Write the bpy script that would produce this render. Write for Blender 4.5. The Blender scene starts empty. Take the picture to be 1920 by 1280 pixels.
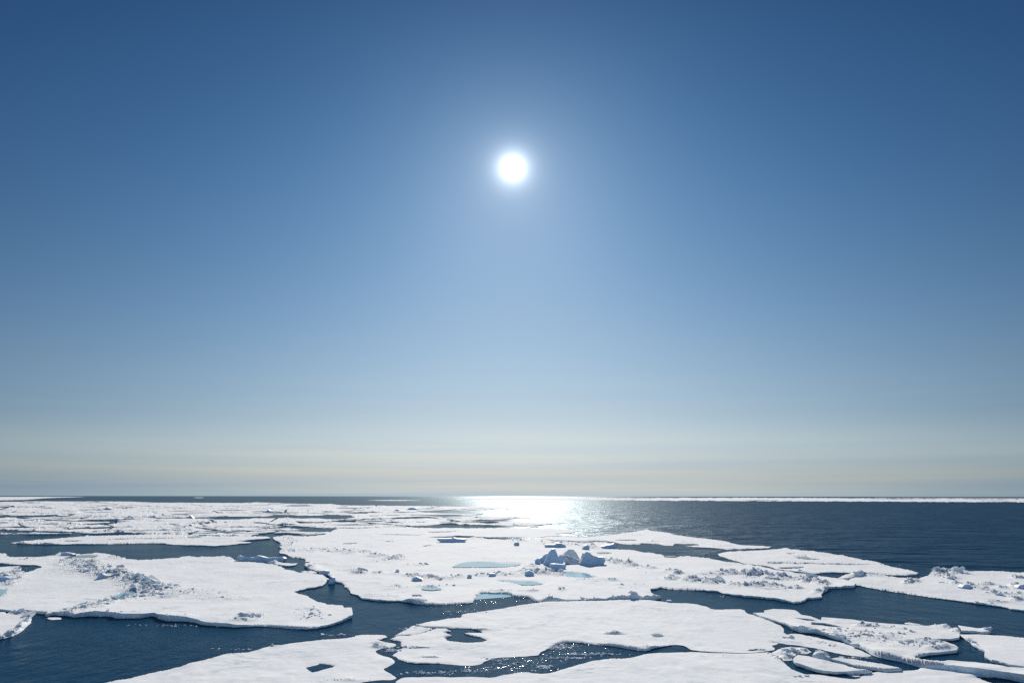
import bpy, math, random
import numpy as np
from mathutils import Matrix, Vector
from mathutils.geometry import delaunay_2d_cdt

# ------------------------------------------------------------------ camera
SC = bpy.context.scene
COL = SC.collection
H0 = 15.0                                  # eye height above the sea (ship's deck)
FPX = 1280.0                               # focal length in photo pixels (24 mm on 36 mm)
PITCH = math.atan((929.8 - 640) / FPX)
ROLL = math.radians(0.064)
SUN_EL = PITCH + math.atan((640 - 315) / FPX)
SUN_AZ = math.atan((961 - 960) / FPX)
Fv = Vector((0, math.cos(PITCH), math.sin(PITCH)))
U0 = Vector((0, -math.sin(PITCH), math.cos(PITCH)))
R0 = Vector((1, 0, 0))
Rv = R0 * math.cos(ROLL) + U0 * math.sin(ROLL)
Uv = U0 * math.cos(ROLL) - R0 * math.sin(ROLL)
cam_d = bpy.data.cameras.new("camera")
cam_d.sensor_width = 36; cam_d.lens = 24; cam_d.clip_start = 0.5; cam_d.clip_end = 120000
cam = bpy.data.objects.new("camera", cam_d)
M = Matrix((Rv, Uv, -Fv)).transposed().to_4x4(); M.translation = Vector((0, 0, H0))
cam.matrix_world = M
COL.objects.link(cam); SC.camera = cam

# ------------------------------------------------------------------ sky and sun
SC.view_settings.view_transform = 'Standard'
SC.view_settings.look = 'None'
SC.view_settings.gamma = 1
SC.view_settings.exposure = 0.09
SC.cycles.use_denoising = False
SC.cycles.max_bounces = 6
SC.cycles.caustics_reflective = False
SC.cycles.caustics_refractive = False
SC.cycles.sample_clamp_indirect = 1.5

sun_dir = Vector((math.sin(SUN_AZ) * math.cos(SUN_EL), math.cos(SUN_AZ) * math.cos(SUN_EL), math.sin(SUN_EL)))
sl = bpy.data.lights.new("sun", 'SUN'); sl.energy = 5.0; sl.angle = math.radians(0.53); sl.color = (1.0, 0.95, 0.875)
sun = bpy.data.objects.new("sun", sl); COL.objects.link(sun)
sun.rotation_euler = sun_dir.to_track_quat('Z', 'Y').to_euler()

W = bpy.data.worlds.new("World"); SC.world = W; W.use_nodes = True


class NT:
    """tiny node-tree helper"""
    def __init__(s, nt): s.nt = nt; nt.nodes.clear()
    def n(s, t, **k):
        o = s.nt.nodes.new(t)
        for a, b in k.items():
            if a == 'inp':
                for i, v in b.items():
                    if hasattr(v, 'is_output') and v.is_output: s.nt.links.new(v, o.inputs[i])
                    else: o.inputs[i].default_value = v
            else: setattr(o, a, b)
        return o
    def m(s, op, a, b=None, c=None, clamp=False):
        o = s.nt.nodes.new('ShaderNodeMath'); o.operation = op; o.use_clamp = clamp
        for i, v in enumerate((a, b, c)):
            if v is None: continue
            if hasattr(v, 'is_output'): s.nt.links.new(v, o.inputs[i])
            else: o.inputs[i].default_value = v
        return o.outputs[0]
    def mix(s, f, a, b, blend='MIX'):
        o = s.nt.nodes.new('ShaderNodeMix'); o.data_type = 'RGBA'; o.blend_type = blend
        for i, v in ((0, f), (6, a), (7, b)):
            if hasattr(v, 'is_output'): s.nt.links.new(v, o.inputs[i])
            else: o.inputs[i].default_value = v if i == 0 else (*v, 1)
        return o.outputs[2]
    def ramp(s, f, lo, hi, t='SMOOTHSTEP', a=0.0, b=1.0):
        o = s.nt.nodes.new('ShaderNodeMapRange'); o.interpolation_type = t
        s.nt.links.new(f, o.inputs[0])
        for i, v in zip((1, 2, 3, 4), (lo, hi, a, b)): o.inputs[i].default_value = v
        return o.outputs[0]
    def noise(s, vec, scale, detail=2, rough=0.5, dist=0.0):
        o = s.nt.nodes.new('ShaderNodeTexNoise'); s.nt.links.new(vec, o.inputs['Vector'])
        o.inputs['Scale'].default_value = scale; o.inputs['Detail'].default_value = detail
        o.inputs['Roughness'].default_value = rough; o.inputs['Distortion'].default_value = dist
        return o.outputs[0]
    def link(s, a, b): s.nt.links.new(a, b)


t = NT(W.node_tree)
geo = t.n('ShaderNodeNewGeometry')
dirv = t.n('ShaderNodeVectorMath', operation='SCALE', inp={0: geo.outputs['Incoming'], 3: -1.0}).outputs[0]
sep = t.n('ShaderNodeSeparateXYZ', inp={0: dirv})
zc = t.m('MAXIMUM', sep.outputs[2], 0.0)
vec = t.n('ShaderNodeCombineXYZ', inp={0: sep.outputs[0], 1: sep.outputs[1], 2: zc}).outputs[0]
vsk = t.n('ShaderNodeCombineXYZ', inp={0: sep.outputs[0], 1: sep.outputs[1], 2: t.m('MAXIMUM', zc, 0.03)}).outputs[0]
sky = t.n('ShaderNodeTexSky'); sky.sky_type = 'NISHITA'; sky.sun_disc = False
sky.sun_elevation = SUN_EL; sky.sun_rotation = SUN_AZ
sky.altitude = 0; sky.air_density = 1.0; sky.dust_density = 0.0; sky.ozone_density = 3.0
t.link(vsk, sky.inputs[0])
elev = t.m('ARCSINE', zc)                                   # radians above the horizon
SKY_STR = 0.057
dots = t.n('ShaderNodeVectorMath', operation='DOT_PRODUCT', inp={0: vec, 1: tuple(sun_dir)}).outputs['Value']
ang = t.m('ARCCOSINE', t.m('MINIMUM', dots, 0.999999))      # angle from the sun
# clear arctic air: deeper blue away from the sun, a grey haze bank low over the ice edge
stv = t.n('ShaderNodeVectorMath', operation='MULTIPLY', inp={0: vec, 1: (1.2, 1.2, 60)}).outputs[0]
stk = t.m('SUBTRACT', t.noise(stv, 1.0, 3, 0.5), 0.5)
el2 = t.m('MAXIMUM', t.m('ADD', elev, t.m('MULTIPLY', stk, 0.05)), 0.0)
e1 = t.m('MINIMUM', elev, 0.75); an = t.m('MINIMUM', ang, 0.95)
bas = [None, e1, t.m('MULTIPLY', e1, e1), t.m('EXPONENT', t.m('MULTIPLY', el2, -1 / 0.06)), an, t.m('EXPONENT', t.m('MULTIPLY', ang, -5.0)), t.m('EXPONENT', t.m('MULTIPLY', elev, -50.0))]
CF_ = [[1.43, 0.78, 0.355], [-3.742, -1.038, 0.331], [1.336, -0.339, -1.095], [-1.49, -0.85, 0.03], [-1.594, -1.185, -0.872], [1.173, 0.66, 0.336], [0.42, 0.37, 0.12]]
chn = []
for k in range(3):
    acc = CF_[0][k]
    for q in range(1, 7):
        acc = t.m('MULTIPLY_ADD', bas[q], CF_[q][k], acc)
    chn.append(t.m('EXPONENT', acc))
fac = t.n('ShaderNodeCombineXYZ', inp={0: chn[0], 1: chn[1], 2: chn[2]}).outputs[0]
fac = t.mix(t.ramp(ang, 0.95, 1.5), fac, (1.75, 1.75, 1.75))  # sky far from the sun, out of view, brightened to fill the shaded ice
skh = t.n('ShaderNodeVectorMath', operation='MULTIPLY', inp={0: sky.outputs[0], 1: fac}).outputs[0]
bq = t.m('ADD', t.m('DIVIDE', zc, t.m('MAXIMUM', t.m('ABSOLUTE', sep.outputs[1]), 0.3)), t.m('MULTIPLY', stk, 0.05))
band = t.m('MULTIPLY', t.ramp(bq, 0.125, 0.08), t.ramp(elev, -0.02, 0.06))
skh = t.n('ShaderNodeVectorMath', operation='ADD', inp={0: skh, 1: t.n('ShaderNodeVectorMath', operation='SCALE', inp={0: (0.045 / SKY_STR, 0.05 / SKY_STR, 0.042 / SKY_STR), 3: band}).outputs[0]}).outputs[0]
# the sun's disc and its aureole
disc = t.m('EXPONENT', t.m('MULTIPLY', ang, -1 / math.radians(0.45)))
a1 = t.m('EXPONENT', t.m('MULTIPLY', ang, -1 / math.radians(0.8)))
a2 = t.m('EXPONENT', t.m('MULTIPLY', ang, -1 / math.radians(5.5)))
glow = t.m('ADD', t.m('MULTIPLY', disc, 4.0 / SKY_STR), t.m('ADD', t.m('MULTIPLY', a1, 1.0 / SKY_STR), t.m('MULTIPLY', a2, 0.035 / SKY_STR)))
gcol = t.mix(1.0, (0.90, 0.97, 1.0), (0, 0, 0), 'ADD')
gl = t.n('ShaderNodeVectorMath', operation='SCALE', inp={0: gcol, 3: glow}).outputs[0]
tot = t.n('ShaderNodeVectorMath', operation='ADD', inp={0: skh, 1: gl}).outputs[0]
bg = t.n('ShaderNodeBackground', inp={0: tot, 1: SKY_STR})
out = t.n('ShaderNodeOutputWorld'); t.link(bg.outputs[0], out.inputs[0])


# ------------------------------------------------------------------ materials
def mat(name):
    m = bpy.data.materials.new(name); m.use_nodes = True
    return m, NT(m.node_tree)


def finish(t, bsdf):
    o = t.n('ShaderNodeOutputMaterial'); t.link(bsdf.outputs[0], o.inputs[0])


def make_snow():
    m, t = mat("snow")
    g = t.n('ShaderNodeNewGeometry'); p = g.outputs['Position']
    nz = t.n('ShaderNodeSeparateXYZ', inp={0: g.outputs['True Normal']}).outputs[2]
    big = t.noise(p, 0.06, 4, 0.6)
    col = t.mix(t.ramp(big, 0.38, 0.62), (0.87, 0.885, 0.89), (0.91, 0.915, 0.91))
    st = t.n('ShaderNodeVectorMath', operation='MULTIPLY', inp={0: p, 1: (0.5, 0.16, 0.5)}).outputs[0]
    wet = t.noise(st, 1.0, 5, 0.65)
    col = t.mix(t.ramp(wet, 0.58, 0.78, a=0, b=0.7), col, (0.58, 0.66, 0.72))
    cn = t.m('ABSOLUTE', t.m('SUBTRACT', t.noise(t.n('ShaderNodeVectorMath', operation='MULTIPLY', inp={0: p, 1: (0.045, 0.13, 0.1)}).outputs[0], 1.0, 5, 0.62), 0.5))
    ck = t.m('MULTIPLY', t.ramp(cn, 0.012, 0.0), t.ramp(t.noise(p, 0.09, 2), 0.5, 0.62))
    col = t.mix(t.m('MULTIPLY', ck, 0.85), col, (0.42, 0.51, 0.60))
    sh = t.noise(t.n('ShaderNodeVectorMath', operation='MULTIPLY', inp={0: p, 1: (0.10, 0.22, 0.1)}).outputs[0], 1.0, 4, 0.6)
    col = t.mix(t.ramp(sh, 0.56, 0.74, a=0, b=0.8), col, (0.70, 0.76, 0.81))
    # bare ice shows on steep faces, snow lies on the flat
    z = t.n('ShaderNodeSeparateXYZ', inp={0: p}).outputs[2]
    col = t.mix(t.ramp(nz, 0.62, 0.25), col, (0.72, 0.79, 0.86))
    h1 = t.noise(p, 0.9, 5, 0.62)
    h2 = t.noise(st, 4.0, 4, 0.6)
    h3 = t.noise(p, 9.0, 3, 0.6)
    hh = t.m('ADD', t.m('MULTIPLY', h1, 0.065), t.m('ADD', t.m('MULTIPLY', h2, 0.022), t.m('MULTIPLY', h3, 0.006)))
    b = t.n('ShaderNodeBump', inp={'Strength': 0.9, 'Distance': 1.0, 'Height': hh})
    s = t.n('ShaderNodeBsdfPrincipled', inp={'Base Color': col, 'Roughness': 0.8, 'Normal': b.outputs[0]})
    s.inputs['Specular IOR Level'].default_value = 0.04
    tr = t.n('ShaderNodeBsdfTranslucent', inp={0: (0.75, 0.84, 0.92, 1)})
    mx = t.n('ShaderNodeMixShader', inp={0: 0.14, 1: s.outputs[0], 2: tr.outputs[0]})
    finish(t, mx); return m


def make_wall():
    m, t = mat("bare_ice")
    g = t.n('ShaderNodeNewGeometry'); p = g.outputs['Position']
    z = t.n('ShaderNodeSeparateXYZ', inp={0: p}).outputs[2]
    n1 = t.noise(p, 1.4, 4, 0.6)
    col = t.mix(t.ramp(n1, 0.35, 0.7), (0.50, 0.66, 0.80), (0.70, 0.80, 0.87))
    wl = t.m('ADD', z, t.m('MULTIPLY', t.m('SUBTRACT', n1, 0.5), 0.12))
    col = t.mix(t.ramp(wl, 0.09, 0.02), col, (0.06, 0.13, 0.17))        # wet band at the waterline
    b = t.n('ShaderNodeBump', inp={'Strength': 0.8, 'Distance': 1.0, 'Height': t.m('MULTIPLY', t.noise(p, 3.0, 4, 0.6), 0.12)})
    s = t.n('ShaderNodeBsdfPrincipled', inp={'Base Color': col, 'Roughness': 0.35, 'Normal': b.outputs[0]})
    finish(t, s); return m


def make_block():
    m, t = mat("blue_ice")
    g = t.n('ShaderNodeNewGeometry'); p = g.outputs['Position']
    nz = t.n('ShaderNodeSeparateXYZ', inp={0: g.outputs['Normal']}).outputs[2]
    n1 = t.noise(p, 0.7, 4, 0.6)
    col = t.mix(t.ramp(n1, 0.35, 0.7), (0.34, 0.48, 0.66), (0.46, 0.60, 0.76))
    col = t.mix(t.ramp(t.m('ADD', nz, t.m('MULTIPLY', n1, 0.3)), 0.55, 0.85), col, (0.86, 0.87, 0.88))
    b = t.n('ShaderNodeBump', inp={'Strength': 0.7, 'Distance': 1.0, 'Height': t.m('MULTIPLY', n1, 0.12)})
    s = t.n('ShaderNodeBsdfPrincipled', inp={'Base Color': col, 'Roughness': 0.5, 'Normal': b.outputs[0]})
    s.inputs['Specular IOR Level'].default_value = 0.15
    tr = t.n('ShaderNodeBsdfTranslucent', inp={0: (0.30, 0.55, 0.80, 1)})
    mx = t.n('ShaderNodeMixShader', inp={0: 0.03, 1: s.outputs[0], 2: tr.outputs[0]})
    finish(t, mx); return m


def make_pond(name, c0, c1, rough=0.05):
    m, t = mat(name)
    p = t.n('ShaderNodeNewGeometry').outputs['Position']
    st = t.n('ShaderNodeVectorMath', operation='MULTIPLY', inp={0: p, 1: (0.3, 0.1, 1)}).outputs[0]
    col = t.mix(t.ramp(t.noise(st, 1.0, 3), 0.3, 0.7), c0, c1)
    b = t.n('ShaderNodeBump', inp={'Strength': 1.0, 'Distance': 1.0, 'Height': t.m('MULTIPLY', t.noise(p, 4.0, 2), 0.006)})
    s = t.n('ShaderNodeBsdfPrincipled', inp={'Base Color': col, 'Roughness': rough, 'IOR': 1.33, 'Normal': b.outputs[0]})
    finish(t, s); return m


def make_sea():
    m, t = mat("sea_water")
    p = t.n('ShaderNodeNewGeometry').outputs['Position']
    sp = t.n('ShaderNodeSeparateXYZ', inp={0: p}); x, y = sp.outputs[0], sp.outputs[1]
    # the open sea is ruffled by wind, the leads inside the pack are sheltered
    m1 = t.m('MULTIPLY', t.ramp(x, 28.0, 62.0), t.ramp(y, 105.0, 150.0))
    m2 = t.m('MULTIPLY', t.ramp(y, 420.0, 560.0), t.ramp(t.m('DIVIDE', x, t.m('MAXIMUM', y, 1.0)), -0.10, 0.05, 'SMOOTHSTEP', 0.35, 1.0))
    m3 = t.m('MULTIPLY', t.ramp(x, -12.0, 12.0), t.ramp(y, 215.0, 290.0))
    op = t.m('MAXIMUM', t.m('MAXIMUM', m1, m2), m3)
    st = t.n('ShaderNodeMapping', inp={'Vector': p, 'Rotation': (0, 0, 0.5), 'Scale': (1.0, 0.55, 1.0)}).outputs[0]
    patch = t.noise(p, 0.035, 3, 0.55)
    pa = t.ramp(patch, 0.38, 0.62, 'LINEAR', 0.3, 1.2)
    amp = t.m('MULTIPLY', pa, t.m('ADD', t.m('MULTIPLY', op, 0.34), 0.56))
    w1 = t.noise(st, 0.55, 3, 0.55)
    w2 = t.noise(st, 2.4, 3, 0.6)
    w3 = t.noise(st, 8.0, 2, 0.5)
    hh = t.m('ADD', t.m('MULTIPLY', w1, 0.34), t.m('ADD', t.m('MULTIPLY', w2, 0.12), t.m('MULTIPLY', w3, 0.025)))
    w0 = t.noise(t.n('ShaderNodeMapping', inp={'Vector': p, 'Rotation': (0, 0, -0.25), 'Scale': (0.6, 1.0, 1.0)}).outputs[0], 0.16, 2, 0.5)
    hh = t.m('ADD', hh, t.m('MULTIPLY', w0, t.m('MULTIPLY', op, 1.5)))
    hh = t.m('MULTIPLY', hh, amp)
    b = t.n('ShaderNodeBump', inp={'Strength': 1.0, 'Distance': 1.0, 'Height': hh})
    ro = t.m('ADD', t.m('MULTIPLY', op, 0.205), 0.075)
    # wind-ruffled water returns less of the low sky than a mirror would
    fr = t.n('ShaderNodeFresnel', inp={0: 1.33, 1: b.outputs[0]}).outputs[0]
    gl = t.n('ShaderNodeBsdfGlossy', inp={'Color': (0.82, 0.94, 1.0, 1), 'Roughness': ro, 'Normal': b.outputs[0]})
    gl.distribution = 'GGX'
    df = t.n('ShaderNodeBsdfDiffuse', inp={'Color': (0.003, 0.033, 0.074, 1), 'Normal': b.outputs[0]})
    mx = t.n('ShaderNodeMixShader', inp={0: t.m('MULTIPLY', fr, t.ramp(op, 0.0, 1.0, 'LINEAR', 0.36, 0.165)), 1: df.outputs[0], 2: gl.outputs[0]})
    finish(t, mx); return m


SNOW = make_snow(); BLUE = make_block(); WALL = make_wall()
POND = make_pond("turquoise_meltwater", (0.26, 0.50, 0.60), (0.36, 0.60, 0.68))
GREY = make_pond("grey_meltwater", (0.10, 0.15, 0.18), (0.16, 0.22, 0.25), 0.1)
SEA = make_sea()

# ------------------------------------------------------------------ numeric helpers
RNG = np.random.RandomState(7)


def _h(ix, iy, seed):
    n = (ix.astype(np.int64) * 374761393 + iy.astype(np.int64) * 668265263 + seed * 974634777) & 0xffffffff
    n = ((n ^ (n >> 13)) * 1274126177) & 0xffffffff
    n = ((n ^ (n >> 16)) * 2246822519) & 0xffffffff
    return ((n ^ (n >> 15)) & 0xffff) / 65535.0 * 2 - 1


def noise(x, y, seed=0):
    x = np.asarray(x, float); y = np.asarray(y, float)
    xi = np.floor(x); yi = np.floor(y); fx = x - xi; fy = y - yi
    xi = xi.astype(np.int64); yi = yi.astype(np.int64)
    u = fx * fx * (3 - 2 * fx); v = fy * fy * (3 - 2 * fy)
    a = _h(xi, yi, seed); b = _h(xi + 1, yi, seed); c = _h(xi, yi + 1, seed); d = _h(xi + 1, yi + 1, seed)
    return (a * (1 - u) + b * u) * (1 - v) + (c * (1 - u) + d * u) * v


def fbm(x, y, seed=0, o=4, g=0.5):
    s = 0; a = 1; f = 1
    for i in range(o):
        s = s + a * noise(x * f, y * f, seed + i * 17); a *= g; f *= 2.03
    return s


def unproj(px, py, z):
    """photo pixel -> point on the horizontal plane at height z"""
    px = np.asarray(px, float); py = np.asarray(py, float)
    a = (px - 960) / FPX; b = (640 - py) / FPX
    dx = Rv.x * a + Uv.x * b + Fv.x; dy = Rv.y * a + Uv.y * b + Fv.y; dz = Rv.z * a + Uv.z * b + Fv.z
    k = (z - H0) / np.minimum(dz, -2e-4)
    return dx * k, dy * k


def inside(px, py, poly):
    P = np.asarray(poly, float); res = np.zeros(px.shape, bool)
    x0, y0 = P.min(0); x1, y1 = P.max(0)
    sel = np.where((px >= x0) & (px <= x1) & (py >= y0) & (py <= y1))[0]
    if len(sel) == 0: return res
    qx = px[sel]; qy = py[sel]; c = np.zeros(len(sel), bool)
    n = len(P)
    for i in range(n):
        ax, ay = P[i]; bx, by = P[(i + 1) % n]
        if ay == by: continue
        k = (ay > qy) != (by > qy)
        c ^= k & (qx < (bx - ax) * (qy - ay) / (by - ay) + ax)
    res[sel] = c
    return res


def chaikin(P):
    o = []
    for i in range(len(P)):
        a = P[i]; b = P[(i + 1) % len(P)]
        o.append((a[0] * .78 + b[0] * .22, a[1] * .78 + b[1] * .22)); o.append((a[0] * .22 + b[0] * .78, a[1] * .22 + b[1] * .78))
    return o


def roughen(P, rough, step=3.0, smooth=0):
    for _ in range(smooth): P = chaikin(P)
    pts = []
    n = len(P)
    for i in range(n):
        a = P[i]; b = P[(i + 1) % n]
        L = math.hypot(b[0] - a[0], (b[1] - a[1]) * 2)
        k = max(1, int(L / step))
        for j in range(k): pts.append((a[0] + (b[0] - a[0]) * j / k, a[1] + (b[1] - a[1]) * j / k))
    A = np.array(pts); x, y = A[:, 0], A[:, 1]
    fr = np.clip((y - 930) / 120, 0.12, 1.2)
    near = np.clip(1.5 - (y - 930) / 200, 0.25, 1.0)
    n2 = np.clip(1.35 - (y - 930) / 260, 0.35, 1.0)
    dx = rough * fr * (2.2 * noise(x / 9, y / 3.5, 3) + 1.6 * n2 * noise(x / 3.7, y / 1.5, 4))
    dx = dx + rough * fr * near * 0.8 * noise(x / 1.6, y / .7, 8)
    dy = rough * fr * near * (0.35 * noise(x / 1.5, y / .7, 9) + 0.75 * noise(x / 9, y / 3.5, 5) + 0.65 * n2 * noise(x / 3.3, y / 1.5, 6))
    inb = (x > -60) & (x < 1980)
    A[:, 0] += dx * inb; A[:, 1] += dy * inb
    return [tuple(p) for p in A]


# ------------------------------------------------------------------ objects
def tag(o, label=None, cat=None, group=None, kind=None):
    for k, v in (("label", label), ("category", cat), ("group", group), ("kind", kind)):
        if v: o[k] = v
    return o


def make_mesh(name, V, faces, mats, midx=None, smooth=None, parent=None, origin=None):
    V = np.asarray(V, float)
    me = bpy.data.meshes.new(name)
    F = np.asarray(faces, np.int32)
    if origin is None: origin = (float(V[:, 0].mean()), float(V[:, 1].mean()), 0.0)
    if parent is not None: origin = parent.location
    Vl = V - np.array(tuple(origin))
    me.vertices.add(len(V)); me.vertices.foreach_set("co", Vl.astype(np.float32).ravel())
    nf, k = F.shape
    me.loops.add(nf * k); me.loops.foreach_set("vertex_index", F.ravel())
    me.polygons.add(nf); me.polygons.foreach_set("loop_start", np.arange(0, nf * k, k, dtype=np.int32))
    for mm in mats: me.materials.append(mm)
    if midx is not None: me.polygons.foreach_set("material_index", np.asarray(midx, np.int32))
    sm = np.zeros(nf, bool) if smooth is None else np.asarray(smooth, bool)
    me.polygons.foreach_set("use_smooth", sm)
    me.update(calc_edges=True); me.validate()
    o = bpy.data.objects.new(name, me); COL.objects.link(o)
    if parent is not None: o.parent = parent
    else: o.location = origin
    return o


def slabs(x, y, cell, seed):
    """jumbled tilted plates: each Voronoi cell has its own height and dip"""
    x = x / cell + 0.3 * noise(x / cell, y / cell, seed + 5); y = y / (cell * 1.25)
    xi = np.floor(x).astype(np.int64); yi = np.floor(y).astype(np.int64)
    best = np.full(x.shape, 9.0); hh = np.zeros(x.shape)
    for i in (-1, 0, 1):
        for j in (-1, 0, 1):
            a, b = xi + i, yi + j
            cx = a + .5 + .45 * _h(a, b, seed); cy = b + .5 + .45 * _h(a, b, seed + 1)
            d = (x - cx) ** 2 + (y - cy) ** 2
            v = .4 + .36 * _h(a, b, seed + 2) + .8 * _h(a, b, seed + 3) * (x - cx) + .8 * _h(a, b, seed + 4) * (y - cy)
            k = d < best; best = np.where(k, d, best); hh = np.where(k, v, hh)
    return np.clip(hh, -.1, 1.6)


def field_mask(px, py, fields):
    """height of hummocking (metres) at photo pixels"""
    s = np.zeros(px.shape)
    for f in fields:
        cx, cy, rx, ry, a = f[:5]; sl = f[5] if len(f) > 5 else 0.0
        u = (px - cx) / rx; v = (py - cy - sl * (px - cx)) / ry
        s = np.maximum(s, a * np.exp(-(u * u + v * v) ** 1.5))
    return s


def relief(px, py, x, y, fields, ponds, flat=1.0):
    dpx = np.clip(np.hypot(x, y) / FPX, 0.04, 2.0)
    h = flat * (0.12 * fbm(x / 13, y / 22, 21, 3) + 0.050 * fbm(x / 2.8, y / 4.5, 31, 3) + 0.010 * noise(x / .6, y / .8, 41))
    if fields:
        m = field_mask(px, py, fields); m = np.where(m > .6, .6 + .55 * (m - .6), m)
        wl = np.maximum(0.9, 3.2 * dpx)
        wl = 1.6
        r2 = np.clip(fbm(x / 3.4, y / 5.0, 61, 2) * 0.8 + 0.5, 0.05, 1.1)
        h = h + m * (0.66 * r2 * (0.35 + slabs(x, y, 2.1, 51)) + 0.34 * (0.4 + r2) * slabs(x, y, 1.0, 57) + 0.06 * np.abs(noise(x / .4, y / .6, 71)))
    for P in ponds:
        A = np.array(P); c = A.mean(0); B = (A - c) * np.array([1.06, 1.25]) + c
        ins = inside(px, py, B)
        h = np.where(ins, -0.16 + 0.2 * np.minimum(h, .1), h)
    return h


def fb_at(px, py, fb, bumps):
    r = np.full(np.shape(px), float(fb))
    for (cx, cy, rx, ry, d) in bumps:
        r = r + d * np.exp(-(((px - cx) / rx) ** 2 + ((py - cy) / ry) ** 2))
    return r


CUBE = np.array([(x, y, z) for z in (-1, 1) for y in (-1, 1) for x in (-1, 1)], float)
CF = np.array([(0, 2, 3), (0, 3, 1), (4, 5, 7), (4, 7, 6), (0, 1, 5), (0, 5, 4), (2, 6, 7), (2, 7, 3), (0, 4, 6), (0, 6, 2), (1, 3, 7), (1, 7, 5)])


def chunks(name, P, size, parent=None, flatness=0.45, mats=None, sink=0.35, rs=None, seed=1):
    """angular lumps of ice at world points P (n,3) with half-sizes size (n)"""
    rs = np.random.RandomState(seed); n = len(P)
    if n == 0: return None
    B = np.repeat(CUBE[None], n, 0) + rs.uniform(-.38, .38, (n, 8, 3))
    B[:, 4:, :2] *= rs.uniform(.6, 1.0, (n, 1, 1))
    sc = np.stack([size * rs.uniform(.7, 1.5, n), size * rs.uniform(.7, 1.3, n), size * flatness * rs.uniform(.6, 1.3, n)], 1)
    B = B * sc[:, None, :]
    a = rs.uniform(0, math.tau, n); b = rs.normal(0, .35, n); c = rs.normal(0, .35, n)
    def rot(B, i, j, a):
        ca, sa = np.cos(a)[:, None], np.sin(a)[:, None]
        p, q = B[:, :, i].copy(), B[:, :, j].copy()
        B[:, :, i] = p * ca - q * sa; B[:, :, j] = p * sa + q * ca
    rot(B, 0, 2, b); rot(B, 1, 2, c); rot(B, 0, 1, a)
    Q = P.copy(); Q[:, 2] += size * flatness * (1 - sink * 2)
    V = (B + Q[:, None, :]).reshape(-1, 3)
    F = (CF[None] + (np.arange(n) * 8)[:, None, None]).reshape(-1, 3)
    return make_mesh(name, V, F, mats or [SNOW], parent=parent)


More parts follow.
